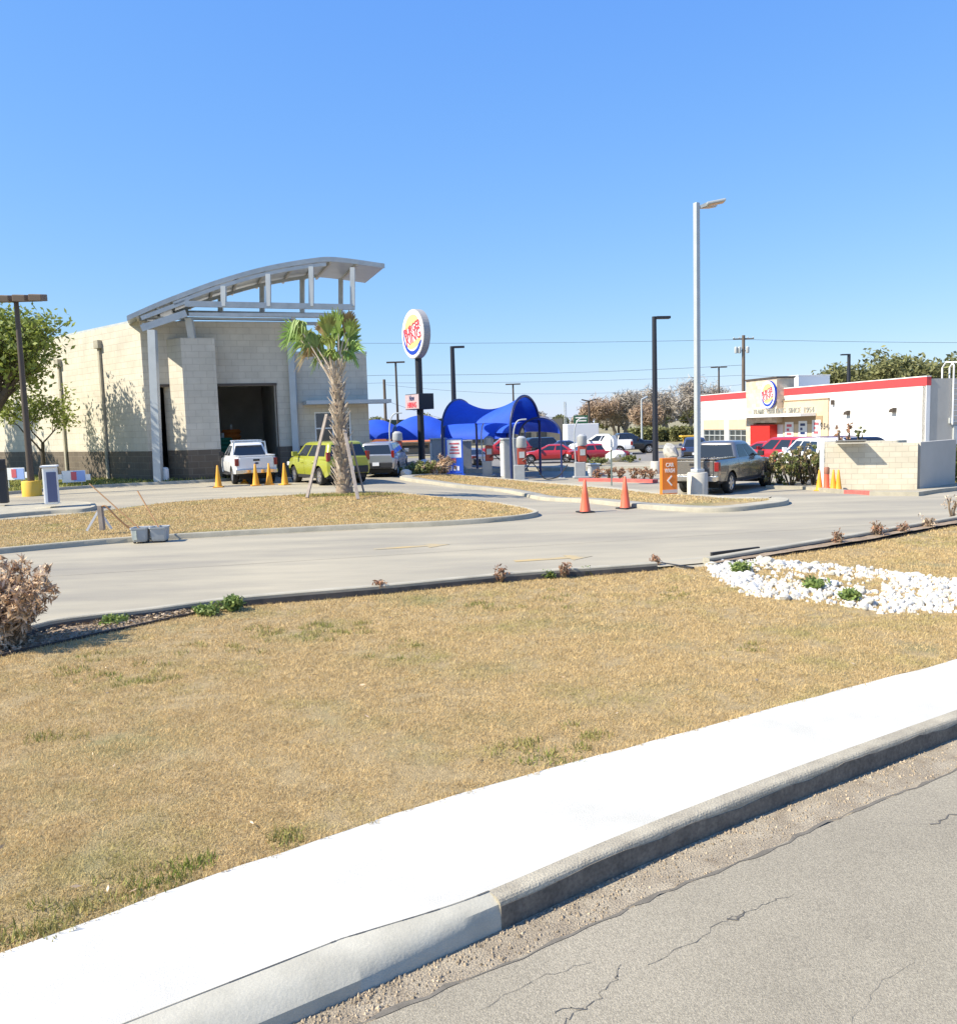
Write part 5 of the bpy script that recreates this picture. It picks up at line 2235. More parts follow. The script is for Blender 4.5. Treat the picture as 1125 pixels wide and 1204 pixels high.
# ================================================================== BLOCK WALL (bin enclosure)
B0, B1, B2 = G(966, 575.5), G(1078, 575), G(1106, 571)
ztw = (P(1000, 521.5, G(1000, 575).y).z)
be = thing('block_wall', 'low tan split block wall round the bin enclosure', 'wall', (B0.x, B0.y, B0.z - .02))
m = MB()
B3 = B2 + (B1 - B0) * 0 + (B2 - B1).normalized() * .5
B4 = B0 + (B3 - B1)
d01 = (B1 - B0).normalized()
m.wall(B0 + d01 * .1, B1, B0.z - .1, ztw, .22)
m.build('front_wall', M_split, be, uv=True, world=True)
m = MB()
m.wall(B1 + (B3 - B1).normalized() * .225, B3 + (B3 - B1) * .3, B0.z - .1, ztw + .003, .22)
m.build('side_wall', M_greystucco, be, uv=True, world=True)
m = MB()
m.wall(B0 - d01 * .08, B0 + d01 * .08, B0.z - .1, ztw + .22, .18)
m.build('gate_post', M_white, be, bev=.02, world=True)
m = MB()
n_ = Vector((-d01.y, d01.x, 0))
m.wall(B0 + n_ * 3.2 + d01 * .1, B1 + n_ * 3.2, B0.z - .1, ztw, .22)
m.build('back_wall', M_split, be, uv=True, world=True)
m = MB()
c = B0.lerp(B1, .40) + n_ * 1.0
m.box((c.x, c.y, ztw - .75), (1.9, 1.3, 1.2), math.atan2(d01.y, d01.x))
bn = thing('waste_bin', 'dark lidded bin just showing over the block wall', 'bin', (c.x, c.y, B0.z))
m.build('body', M_plastic, bn, bev=.05, world=True)
m = MB()
fo_ = B0.lerp(B1, .30) - n_ * .28
m.box((fo_.x, fo_.y, ztw + .10), (1.0, .62, .035), ax=(d01, (n_ - Vector((0, 0, .12))).normalized(), (n_ * .12 + Vector((0, 0, 1))).normalized()))
m.build('lid', pm('lid_grey', (.20, .20, .19), rough=.6), bn, world=True)
# kerb at wall
kk = [G(900, 571, .12), G(940, 571.5, .12), G(962, 573.5, .12), G(992, 576, .12)]
m = MB()
m.sweep([Vector((p.x, p.y, zg(p.x, p.y))) for p in kk], [(0, -.1), (0, .12), (.16, .12), (.16, -.1)])
struct(m.build('kerb', M_kerblot), 'pale kerb in front of the shrubs', 'kerb')
m = MB()
kk = [G(992, 576.2, .12), G(1022, 577.5, .12)]
m.sweep([Vector((p.x, p.y, zg(p.x, p.y))) for p in kk], [(0, -.1), (0, .123), (.16, .123), (.16, -.1)])
struct(m.build('kerb', M_redpaint), 'red painted kerb in front of the block wall', 'kerb')
m = MB()
kk = [G(1022, 577.7, .12), G(1080, 578.5, .12), G(1112, 574, .12), G(1200, 566, .12)]
m.sweep([Vector((p.x, p.y, zg(p.x, p.y))) for p in kk], [(0, -.1), (0, .12), (.16, .12), (.16, -.1)])
struct(m.build('kerb', M_kerblot), 'pale kerb round the corner of the block wall', 'kerb')
# sunlit pavement strip by the shrubs

# ================================================================== VACUUM SHADES
def shade(label, n0, f0, n1, f1, zs, zt, sag=.55, zg_=-.3, tube=.07, t0=.07, scal=.10, pole_mat=None):
    """two arches (near foot n, far foot f) carrying one stretched blue cloth"""
    n0, f0, n1, f1 = [Vector((p[0], p[1], 0)) for p in (n0, f0, n1, f1)]
    c = (n0 + f0 + n1 + f1) / 4
    t = thing('shade_canopy', label, 'shade canopy', (c.x, c.y, zg_), 0, 'blue shade canopies over the vacuum bays')

    def arch(n, f, th, z0, z1):
        return n.lerp(f, (1 - math.cos(th)) / 2) + Vector((0, 0, z0 + (z1 - z0) * math.sin(th)))
    for n, f in ((n0, f0), (n1, f1)):
        m = MB()
        pts = [n + Vector((0, 0, zg_))] + [arch(n, f, PI * k / 22, zs, zt) for k in range(23)] + [f + Vector((0, 0, zg_))]
        m.tube(pts, tube, 8)
        m.build('arch', pole_mat or M_navy, t, smooth=True, world=True)
        m = MB()
        for p in (n, f):
            m.box((p.x, p.y, zg_ + .02), (.3, .3, .05))
        m.build('foot_plate', M_steel, t, world=True)
    m = MB()
    NU, NV = 22, 20
    vs = []
    for j in range(NV + 1):
        v = j / NV
        bow = 4 * v * (1 - v)
        for i in range(NU + 1):
            th = PI * (t0 + scal * bow + (1 - 2 * t0 - 2 * scal * bow) * i / NU)
            a, b = arch(n0, f0, th, zs, zt), arch(n1, f1, th, zs, zt)
            p = a.lerp(b, v)
            p.z -= sag * bow * math.sin(th) ** 1.0
            p.z += .03
            vs.append(p)
    fs = [(j * (NU + 1) + i, j * (NU + 1) + i + 1, (j + 1) * (NU + 1) + i + 1, (j + 1) * (NU + 1) + i) for j in range(NV) for i in range(NU)]
    m.add(vs, fs)
    m.build('shade_cloth', M_blue, t, smooth=True, world=True)
    return t


def vpt(px, Y):
    q = P(px, 540, Y)
    return (q.x, q.y)


za_ = lambda py, px, Y: P(px, py, Y).z
shade('large sagging blue shade nearest the drive', vpt(521, 45), vpt(561, 49.5), vpt(601, 42.4), vpt(635, 45.6), za_(505, 521, 46), za_(469.5, 540, 46.5), sag=.62, t0=.03, scal=.05)
shade('blue shade behind the large one, its end arch facing the drive', vpt(574, 54), vpt(618, 57), vpt(611, 44.5), vpt(660, 43.0), za_(513, 612, 45), za_(490.5, 640, 44), sag=.25, t0=.02, scal=.04, tube=.05)
shade('low blue shade with a rounded hump beside the sign pole', vpt(466, 52), vpt(470, 57), vpt(520, 52), vpt(528, 57), za_(518, 490, 52), za_(499, 490, 52), sag=-.55, t0=.0, scal=-.0)
shade('low blue shade next to the office corner', vpt(418, 53), vpt(424, 58), vpt(462, 53), vpt(470, 58), za_(517, 440, 53), za_(502, 440, 53), sag=-.45, t0=.0, scal=0)
shade('long low blue shade under the large one', vpt(523, 53), vpt(528, 58), vpt(597, 51), vpt(604, 56), za_(517, 560, 52), za_(498.5, 560, 52), sag=-.1, t0=.0, scal=0)

# vacuum machines
def vacuum(px, py, label, red=True, h=2.0, hose=1):
    q = G(px, py)
    t = thing('vacuum_station', label, 'vacuum', (q.x, q.y, q.z), 0, 'vacuum stations under the blue shades')
    m = MB()
    m.box((0, 0, .05), (.8, .6, .10))
    m.box((-.05, 0, .45), (.52, .44, .72))
    m.build('base', M_vacgrey, t, bev=.03)
    m = MB()
    m.box((.08, 0, 1.22), (.42, .40, .80))
    m.build('cabinet', M_vacred if red else M_black, t, bev=.04)
    m = MB()
    m.lathe([(.24, 1.64), (.26, 1.70), (.24, h), (.12, h + .1)], 18, (.08, 0, 0))
    m.build('canister', M_vacgrey, t, smooth=True)
    m = MB()
    m.box((.08, -.205, 1.30), (.26, .015, .30))
    m.build('control_panel', M_steel, t)
    m = MB()
    for k in range(hose):
        s = 1 if k == 0 else -1
        pts = smooth_path([(.1 * s, -.22, 1.0), (.35 * s, -.30, 1.1), (.75 * s, -.30, .7), (1.1 * s, -.28, .16), (1.5 * s, -.2, .10), (1.9 * s, -.1, .25), (2.3 * s, 0, .75)], 5)
        m.tube(pts, .028, 6)
    m.build('hose', M_hose, t, smooth=True)
    m = MB()
    m.tube(smooth_path([(-.25, 0, .8), (-.3, 0, 2.2), (-.1, 0, 2.9), (.35, 0, 3.0)], 5), .035, 7)
    m.build('hose_boom', M_paintsteel, t, smooth=True)
    return t


vacuum(612, 566, 'vacuum station in front of the large blue shade arch', True, 2.1, 1)
vacuum(683, 562, 'red vacuum station beside the blue shade post', True, 2.1, 0)
vacuum(574, 560, 'vacuum station beside the blue banner', True, 2.0, 1)
vacuum(467, 557, 'vacuum station by the silver car', True, 2.0, 0)


def tank(px, py, Y, h, w_, label):
    q = P(px, py, Y)
    t = thing('vacuum_tank', label, 'tank', (q.x, q.y, -.32), .2, 'grey cabinets of the vacuum bays')
    m = MB()
    m.box((0, 0, h / 2), (w_, w_, h))
    m.build('housing', M_vacgrey, t, bev=.05)
    m = MB()
    m.box((0, 0, h + .04), (w_ + .1, w_ + .1, .08))
    m.build('lid', M_steel, t, bev=.02)
    m = MB()
    m.box((-w_ / 2 - .012, 0, h / 2), (.02, w_ - .2, h - .4))
    m.build('access_panel', M_white, t)
    return t


tank(600, 560, 43.5, 2.05, .82, 'tall pale grey cabinet at the arch of the large blue shade')
tank(516, 548, 47.5, 2.1, .8, 'tall grey cabinet left of the blue banner')
tank(548, 548, 49.5, 1.9, .6, 'grey cabinet right of the blue banner')
tank(698, 556, 44, .6, .5, 'short grey cabinet beside the red vacuum station')
# pale kerb with wheel stops
pz = lambda px, py: G(px, py)
kk = [G(548, 556), G(620, 554), G(680, 553.5), G(765, 552)]
m = MB()
m.sweep([Vector((p.x, p.y, zg(p.x, p.y))) for p in kk], [(0, -.1), (0, .22), (.3, .22), (.3, -.1)])
struct(m.build('kerb', M_kerbnew), 'pale raised kerb behind the vacuum stations', 'kerb')
for i, px in enumerate((575, 606, 626, 652, 681, 711)):
    q = G(px, 556.5)
    m = MB()
    m.lathe([(.05, 0), (.05, .06)], 10, (0, 0, 0), 'y')
    t = thing('bollard', 'low round black vacuum cap on the pale kerb, number %d' % (i + 1), 'cap') if False else None
kk = [G(680, 566), G(720, 566.5), G(770, 568)]
m = MB()
m.sweep([Vector((p.x, p.y, zg(p.x, p.y))) for p in kk], [(0, -.1), (0, .15), (.25, .15), (.25, -.1)])
struct(m.build('kerb', M_redpaint), 'red painted kerb behind the traffic sign', 'kerb')

# ================================================================== TREES AND PLANTS
q = G(20, 577)
make_tree('oak_tree', 'bright green leafy tree beside the brown lamp post', 'tree', (q.x - 2.1, q.y + 1.0, q.z + .05), 8.5, .62, .24, M_bark, M_leaf, 21, levels=5,
          leaves=19, lsize=.15, lrad=.8, first=.15, kidsn=(3, 4), up=.3)
q = P(50, 575, 42.5)
make_tree('young_tree', 'thin sparse young tree between the brown lamp post and the side wall', 'tree', (q.x, q.y, .3), 5.2, .75, .07, M_bark, M_leaf, 77, levels=4,
          leaves=16, lsize=.12, lrad=.5, first=.2, kidsn=(3, 4), up=.3)
# taller tree just out of frame on the left; its shadow falls on the side wall
make_tree('oak_tree', 'unseen tall slim tree, out of frame at the corner of the side wall', 'tree', (-34.4, 46.5, .2), 14.0, .38, .24, M_bark, M_leaf, 5, levels=5,
          leaves=20, lsize=.2, lrad=.6, first=.2, kidsn=(3, 4), up=.8)
# trees behind the restaurant
for i, (px, Y, h, sd) in enumerate([(1000, 110, 9.3, 31), (1052, 104, 10.4, 32), (1100, 112, 9.0, 33), (1150, 108, 10.0, 34)]):
    q = P(px, 500, Y)
    make_tree('evergreen_tree', ['lower olive tree behind the middle of the restaurant roof', 'broad olive tree behind the near half of the restaurant roof',
                                 'olive tree behind the roof ladder', 'olive tree past the grey end wall'][i], 'tree', (q.x, q.y, -.6), h, 1.15, .3, M_bark, M_olive, sd, levels=5,
              leaves=15, lsize=.34, lrad=1.15, first=.22, group='olive trees behind the restaurant')
# bare winter trees
for i, (px, Y, h, sd, mt, lb) in enumerate([(700, 138, 6.6, 41, M_rusttwig, 'low rust coloured bare tree beside the green highway sign'),
                                            (735, 140, 7.6, 42, M_twig, 'bare brown tree left of the black lamp post'),
                                            (757, 132, 5.4, 43, M_rusttwig, 'short rusty bare tree in front of the taller bare trees'),
                                            (783, 142, 8.2, 44, M_twig, 'bare grey tree right of the black lamp post'),
                                            (812, 138, 9.2, 45, M_twig, 'tall bare tree beside the restaurant windows'),
                                            (722, 150, 7.6, 46, M_twig, 'pale bare tree behind the rust coloured one'),
                                            (845, 150, 8.0, 48, M_twig, 'bare tree hidden mostly by the restaurant')]):
    q = P(px, 500, Y)
    make_tree('bare_tree', lb, 'tree', (q.x, q.y, -.6), h, .95, .26, M_greybark, mt, sd, levels=5, leaves=13, lsize=.11, lrad=1.1, first=.2, aspect=9,
              group='bare winter trees across the street', up=.45, crown_name='twigs', tipr=.03)
# far low tree line
for i in range(16):
    px = 436 + i * 27 + random.uniform(-8, 8)
    if px > 840:
        px = 1125 + (px - 840) * .6
    Y = random.uniform(230, 300)
    q = P(px, 500, Y)
    make_tree('far_tree', 'dull grey green tree low on the skyline, %s' % ['behind the long store', 'above the store roof', 'past the blue shades', 'behind the far cars'][i % 4], 'tree',
              (q.x, q.y, -.6), random.uniform(4.0, 6.0), 1.4, .25, M_greybark, M_twig if i % 2 else M_olive, 60 + i, levels=4, leaves=60, lsize=.5, lrad=1.9, first=.2,
              group='low trees on the skyline', aspect=1.6)
# evergreen hedge across the street
for i, (px, Y) in enumerate([(752, 120), (768, 121), (785, 122), (801, 120), (816, 121)]):
    q = P(px, 520, Y)
    t = thing('hedge', ['low yellow green hedge left of the black lamp post', 'low hedge directly behind the black lamp post', 'low hedge right of the black lamp post',
                        'low hedge behind the orange sign', 'low hedge beside the navy sport utility'][i], 'hedge', (q.x, q.y, -.6), 0, 'hedges across the street')
    cs = [(random.uniform(-1.3, 1.3), random.uniform(-.6, .6), random.uniform(.2, 1.9)) for _ in range(70)]
    np_mesh('foliage', leaf_quads(cs, 20, .5, .28, 1.5, seed=80 + i), 4, M_olive, t)
    m = MB()
    for k in range(5):
        m.tube([(-1 + k * .5, 0, -.1), (-1.05 + k * .5, .1, 1.2)], .03, 5)
    m.build('stem', M_greybark, t)


def shrub(name, label, loc, r, h, n, mat, seed, ls=.09, group=None, stems=7, asp=1.8, cat='shrub', stemmat=None, dense=20):
    rg = random.Random(seed)
    t = thing(name, label, cat, loc, 0, group)
    cs = []
    m = MB()
    for k in range(stems):
        a = 2 * PI * k / stems + rg.random()
        e = Vector((r * .8 * math.cos(a) * rg.uniform(.3, 1), r * .8 * math.sin(a) * rg.uniform(.3, 1), h * rg.uniform(.7, 1.0)))
        pth = smooth_path([(e.x * .15, e.y * .15, -.03), (e.x * .5 + rg.gauss(0, .04), e.y * .5 + rg.gauss(0, .04), e.z * .5), tuple(e)], 3)
        m.tube(pth, [.018 * max(1, h)] * (len(pth) - 1) + [.006], 5)
        for _ in range(n // stems):
            u = rg.random() ** .55
            p = Vector((0, 0, 0)).lerp(e, u)
            w_ = r * .45 * (.4 + u * (1.15 - .5 * u))
            cs.append((p.x + rg.gauss(0, w_), p.y + rg.gauss(0, w_), max(.04, p.z + rg.gauss(0, .10 * h))))
    m.build('stems', stemmat or M_bark, t)
    np_mesh('foliage', leaf_quads(cs, dense, .16 * max(r, .5), ls, asp, seed=seed), 4, mat, t)
    return t


# shrubs behind the pale kerb, between the pickup and the block wall
for i, (px, Y, r, h) in enumerate([(903, 34.3, .55, 1.55), (916, 35.4, .75, 1.5), (930, 34.2, .7, 1.85), (944, 34.8, .7, 1.75), (957, 34.2, .65, 1.85), (966, 35.0, .5, 1.6), (938, 36.3, .7, 1.9)]):
    q = P(px, 560, Y)
    shrub('green_shrub', ['slim shrub at the nose of the grey pickup', 'shrub beside the nose of the grey pickup', 'tall leafy shrub in the middle of the row by the pale kerb',
                          'leafy shrub between the middle of the row and the gate post', 'leafy shrub close to the white gate post', 'narrow shrub touching the white gate post',
                          'tall shrub behind the middle of the row'][i], (q.x, q.y, -.3), r, h * .84, 34, M_shrub if i % 3 else M_shrubdry, 100 + i, ls=.085, group='green shrubs by the restaurant')
for i, (px, Y, r, h) in enumerate([(1118, 33.5, .7, 1.5), (1136, 34.0, .8, 1.7)]):
    q = P(px, 560, Y)
    shrub('green_shrub', ['dark shrub past the corner of the block wall', 'dark shrub at the frame edge past the block wall'][i], (q.x, q.y, -.3), r, h, 80, M_shrub, 120 + i, ls=.10,
          group='green shrubs by the restaurant')
for i, (px, Y, h) in enumerate([(985, 36.5, 2.3), (1011, 37.0, 2.5), (997, 37.2, 2.2)]):
    q = P(px, 560, Y)
    shrub('tall_weed', ['thin reddish tall plant behind the left of the block wall', 'thin green tall plant rising behind the block wall', 'short pale stem behind the block wall'][i],
          (q.x, q.y, -.3), .16, h, 24, M_shrub if i == 1 else M_redplant, 130 + i, ls=.09, stems=3, group='thin plants behind the block wall', cat='plant', dense=10)
# planting by the vacuum bays
def boulder_mesh(seed, n=2):
    rg = random.Random(seed)
    bm = bmesh.new()
    bmesh.ops.create_icosphere(bm, subdivisions=n, radius=1)
    ph = [rg.uniform(0, 6) for _ in range(6)]
    cuts = [Vector((rg.gauss(0, 1), rg.gauss(0, 1), rg.gauss(0, 1))).normalized() for _ in range(9)]
    for v in bm.verts:
        d = v.co.normalized()
        k = 1.0
        for c in cuts:
            dd = d.dot(c)
            if dd > .72:
                k = min(k, .74 / dd + .02)
        k += .04 * math.sin(7 * d.x + ph[0]) * math.sin(6 * d.y + ph[1]) + .03 * math.sin(9 * d.z + ph[2])
        v.co = d * k
    me = bpy.data.meshes.new('rock')
    bm.to_mesh(me)
    bm.free()
    return me


BOULD = [boulder_mesh(300 + i) for i in range(10)]


def rock(name, label, loc, sz, mat, seed, cat='rock', group=None):
    rg = random.Random(seed)
    me = BOULD[seed % 10]
    if len(me.materials) == 0:
        me.materials.append(mat)
    o = bpy.data.objects.new(name, me)
    COL.objects.link(o)
    o.location = loc
    o.scale = sz
    o.rotation_euler = (rg.uniform(-.5, .5), rg.uniform(-.5, .5), rg.uniform(0, 6.3))
    o.material_slots[0].link = 'OBJECT'
    o.material_slots[0].material = mat
    return tag(o, label, cat, group)


for i, (px, py, s, mt, lb) in enumerate([(497, 556, (.75, .55, .48), M_rock, 'white boulder on the dark plants by the sign pole'), (473, 558, (.5, .4, .35), M_tanrock, 'tan boulder by the foot of the sign pole'),
                                         (478, 561, (.35, .3, .25), M_rock, 'small white boulder by the foot of the sign pole'), (484, 557, (.35, .35, .45), M_tanrock, 'upright tan boulder by the sign pole'),
                                         (725, 541, (.9, .6, .5), M_rock, 'white boulder on the verge left of the black lamp post'), (788, 537, (1.1, .7, .6), M_palegreenrock, 'large pale boulder behind the orange sign'),
                                         (712, 546, (.5, .4, .35), M_palegreenrock, 'grey boulder on the verge behind the traffic sign')]):
    q = G(px, py)
    rock('boulder', lb, (q.x, q.y, q.z + s[2] * .5), s, mt, 400 + i, 'boulder', 'boulders in the planting')
for i, (px, py, r, h, mt, lb) in enumerate([(497, 560, .7, .75, M_shrub, 'dark low shrub with a white boulder behind it'), (486, 561, .4, .5, M_shrub, 'small dark shrub by the tan boulder'),
                                            (522, 560, .45, .85, M_deadleaf, 'dry tan grass clump left of the blue banner'), (508, 560, .35, .7, M_deadleaf, 'dry tan clump beside the dark shrub'),
                                            (702, 548, .6, .5, M_shrub, 'dark low shrub on the verge behind the traffic sign'), (741, 543, .5, .4, M_shrub, 'low green shrub beside the white boulder')]):
    q = G(px, py)
    shrub('low_shrub', lb, (q.x, q.y, q.z), r, h, 60, mt, 150 + i, ls=.07 if mt is M_shrub else .05, asp=1.8 if mt is M_shrub else 5, group='low planting of the vacuum bays')
for i, px in enumerate((702, 716, 729, 745, 757, 766)):
    q = G(px, 563.5)
    shrub('reddish_plant', ['reddish plant left of the traffic sign post', 'reddish plant right behind the traffic sign post', 'reddish plant over the middle of the red kerb',
                            'reddish plant behind the right orange cone', 'rusty plant left of the black lamp post base', 'rusty plant at the black lamp post base'][i], (q.x, q.y, q.z),
          .3, .55, 30, M_redplant, 170 + i, ls=.06, group='reddish plants behind the red kerb', cat='plant', stems=5, dense=10)

# dead plant at the driveway corner
q = GZ(-2, 762, -.03)
dbase = q
t = thing('dead_shrub', 'dried out pale brown shrub at the near driveway corner', 'shrub', (q.x, q.y, -.04))
rgd = random.Random(5)
m = MB()
cs = []
for k in range(95):
    a = 2 * PI * rgd.random()
    rr = .62 * rgd.random() ** .6
    hh = rgd.uniform(.65, 1.16) * (1.05 - .40 * rr)
    e = Vector((rr * math.cos(a) * 1.15, rr * math.sin(a), hh))
    b = Vector((e.x * .25 + rgd.gauss(0, .05), e.y * .25 + rgd.gauss(0, .05), 0))
    pth = smooth_path([b, b.lerp(e, .5) + Vector((rgd.gauss(0, .04), rgd.gauss(0, .04), .05)), e], 4)
    m.tube(pth, [.006] * (len(pth) - 1) + [.003], 4)
    for _ in range(26):
        u = rgd.random() ** .8
        p = pth[min(len(pth) - 1, int(u * len(pth)))]
        cs.append((p.x + rgd.gauss(0, .035), p.y + rgd.gauss(0, .035), max(.05, p.z + rgd.gauss(0, .03))))
m.build('stems', M_deadstem, t)
np_mesh('dry_leaves', leaf_quads(cs, 3, .05, .036, 3.2, seed=77, drop=.6), 4, M_deadleaf, t)
# smaller dead plants along the beds
for i, (px, py, h, r, mt, lb) in enumerate([(1120, 612, .75, .32, M_deadleaf, 'tall dry tan plant at the far end of the bed'), (985, 641, .30, .13, M_redplant, 'small rusty plant above the white rocks'),
                                            (1032, 632, .36, .22, M_redplant, 'broader rusty plant above the white rocks'), (1062, 628, .22, .12, M_redplant, 'little rusty plant right of the broader one'),
                                            (664, 679, .26, .09, M_redplant, 'little reddish plant near the drain gap'), (590, 684, .24, .10, M_redplant, 'little reddish plant in the middle of the bed'),
                                            (447, 697, .18, .09, M_redplant, 'tiny brown plant in the bed'), (771, 666, .16, .06, M_redplant, 'tiny brown plant at the drain gap'),
                                            (1092, 622, .3, .16, M_deadleaf, 'small dry plant before the tall dry one')]):
    q = GZ(px, py, -.03)
    shrub('dry_plant', lb, (q.x, q.y, .0), r * .8, h * .8, 22, mt, 190 + i, ls=.026, asp=2.6, group='dry plants of the kerb bed', cat='plant', stems=6, dense=9, stemmat=M_deadstem)
for i, (px, py, r, h, lb) in enumerate([(274, 717, .15, .17, 'bright green weed sprouting at the bed edging'), (246, 722, .16, .08, 'low green weed left of the bright one'),
                                        (958, 691, .16, .09, 'green weed among the white rocks'), (1000, 705, .13, .10, 'small green weed at the edge of the white rocks'),
                                        (870, 672, .16, .12, 'small green weed at the start of the white rocks'), (690, 675, .08, .07, 'tiny green weed by the kerb'),
                                        (135, 734, .14, .06, 'dark green weed against the kerb'), (645, 679, .08, .06, 'low weed by the little reddish plants')]):
    q = GZ(px, py, -.03)
    shrub('green_weed', lb, (q.x, q.y, -.03), r, h, 50, M_weed, 210 + i, ls=.045, asp=1.7, group='green weeds', cat='weed', stems=6, dense=8, stemmat=M_weed)

# white limestone rocks of the drain swale
sw_top = [(838, 662), (900, 659), (960, 664), (1040, 671), (1125, 684), (1230, 700)]
sw_bot = [(838, 672), (880, 700), (960, 709), (1040, 722), (1125, 722), (1230, 742)]
st_ = resample([GZ(a, b, -.03) for a, b in sw_top], 60)
sb_ = resample([GZ(a, b, -.03) for a, b in sw_bot], 60)
m = MB()
m.add(st_ + sb_, [(i, 61 + i, 62 + i, i + 1) for i in range(60)])
rgs = random.Random(12)
cnt = 0
ng = 0
gm = MB()
tries = 0
while cnt < 290 and tries < 6000:
    tries += 1
    u = rgs.random()
    v = rgs.random()
    k = min(60, int(u * 60))
    p = st_[k].lerp(sb_[k], v)
    # grassy gap in the middle of the left half
    px_u = u
    if .18 < px_u < .62 and .30 < v < .60 and rgs.random() < .85:
        continue
    if px_u < .18 and rgs.random() < .6:
        continue
    s = rgs.uniform(.038, .075) * (1.5 if rgs.random() < .15 else 1)
    z = lawn_z(p.x, p.y)
    rock('white_rock', 'white limestone rock lying in the drain swale of the lawn', (p.x + rgs.gauss(0, .03), p.y + rgs.gauss(0, .03), z + s * .28), (s * rgs.uniform(.9, 1.4), s * rgs.uniform(.8, 1.2), s * rgs.uniform(.55, .85)),
         M_rock if rgs.random() < .72 else M_palegreenrock, 500 + cnt, 'rock', 'white rocks of the drain swale')
    cnt += 1
V = []
for _ in range(3200):
    u = rgs.random()
    v = rgs.random()
    k = min(60, int(u * 60))
    p = st_[k].lerp(sb_[k], v)
    if .16 < u < .62 and .26 < v < .62 and rgs.random() < .85:
        continue
    s = rgs.uniform(.016, .05)
    c = Vector((p.x + rgs.gauss(0, .05), p.y + rgs.gauss(0, .05), lawn_z(p.x, p.y) + s * .3))
    a0 = rgs.random() * 6
    vs = [c + Vector((rgs.uniform(.7, 1.3) * s * math.cos(a0 + 1.57 * j), rgs.uniform(.7, 1.3) * s * math.sin(a0 + 1.57 * j), -s * .4)) for j in range(4)]
    vs += [c + Vector((rgs.uniform(.3, .6) * s * math.cos(a0 + 1.57 * j), rgs.uniform(.3, .6) * s * math.sin(a0 + 1.57 * j), s * rgs.uniform(.4, .8))) for j in range(4)]
    gm.add(vs, [(4, 5, 6, 7), (0, 1, 5, 4), (1, 2, 6, 5), (2, 3, 7, 6), (3, 0, 4, 7)])
struct(gm.build('gravel', M_rock), 'white stone chips between the limestone rocks', 'gravel', 'stuff')

# palm ------------------------------------------------------------------------
q = G(405, 583)
palm = thing('palm_tree', 'cabbage palm with shaggy boots propped by timber stakes on the dry island', 'palm tree', (q.x, q.y, q.z + .08))
rp = random.Random(9)
H = P(402, 452, q.y).z - q.z - .08
m = MB()
pth = [(0.0, 0, -.05), (.02, 0, .5), (.0, 0, 1.4), (-.03, 0, 2.4), (-.05, 0, 3.4), (-.10, 0, H)]
m.tube(smooth_path(pth, 4), [.31] * 3 + [.25] * 6 + [.20] * 8 + [.18] * 4, 14)
m.build('trunk', M_palmtrunk, palm, smooth=True)
m = MB()
for k in range(190):
    z = .05 + (H + .1) * (k / 190) ** 1.05
    a = k * 2.399 + rp.gauss(0, .15)
    r = .28 - .09 * z / H
    o_ = Vector((-.02 * z, 0, z))
    d = Vector((math.cos(a), math.sin(a), 0))
    sd = Vector((-d.y, d.x, 0))
    ln = rp.uniform(.20, .40)
    op = rp.uniform(.25, .6)
    b = o_ + d * (r - .05)
    e = o_ + d * (r + ln * op) + Vector((0, 0, ln))
    wd = rp.uniform(.05, .085)
    th_ = d * .025
    m.add([b - sd * wd, b + sd * wd, e + sd * wd * .4, e - sd * wd * .4, b - sd * wd - th_, b + sd * wd - th_, e + sd * wd * .4 - th_, e - sd * wd * .4 - th_],
          [(0, 1, 2, 3), (7, 6, 5, 4), (0, 4, 5, 1), (1, 5, 6, 2), (2, 6, 7, 3), (3, 7, 4, 0)])
m.build('boots', M_boot, palm)


def fan(origin, tip, fanlen, spread, dry, nl=26, droop=.25):
    """petiole from origin to tip, then a fan of leaflets"""
    origin, tip = Vector(origin), Vector(tip)
    pm_, lm = MB(), []
    mid = origin.lerp(tip, .5) + Vector((0, 0, .08))
    pm_.tube(smooth_path([origin, mid, tip], 4), [.035, .034, .032, .03, .028, .026, .024, .022, .018], 5)
    d = (tip - mid).normalized()
    up = Vector((0, 0, 1)) if abs(d.z) < .8 else Vector((rp.gauss(0, 1), rp.gauss(0, 1), .1)).normalized()
    fn = Vector((rp.gauss(0, .35), -1, rp.gauss(0, .35))).normalized()
    s = d.cross(fn).normalized()
    n = s.cross(d)
    for k in range(nl):
        a = (k / (nl - 1) - .5) * 2 * spread
        dd = (d * math.cos(a) + s * math.sin(a) + n * (.18 * math.cos(a * 1.5) + rp.gauss(0, .04))).normalized()
        L = fanlen * (1 - .25 * abs(a) / spread) * rp.uniform(.88, 1.08)
        p1 = tip + dd * L * .55
        p2 = tip + dd * L + Vector((0, 0, -droop * L * rp.uniform(.4, 1.2)))
        ws = dd.cross(n).normalized() * (.022 + .010 * rp.random()) * 1.7
        lm += [tip - ws * .3, tip + ws * .3, p1 + ws, p1 - ws, p1 - ws, p1 + ws, p2 + ws * .15, p2 - ws * .15]
    return pm_, lm


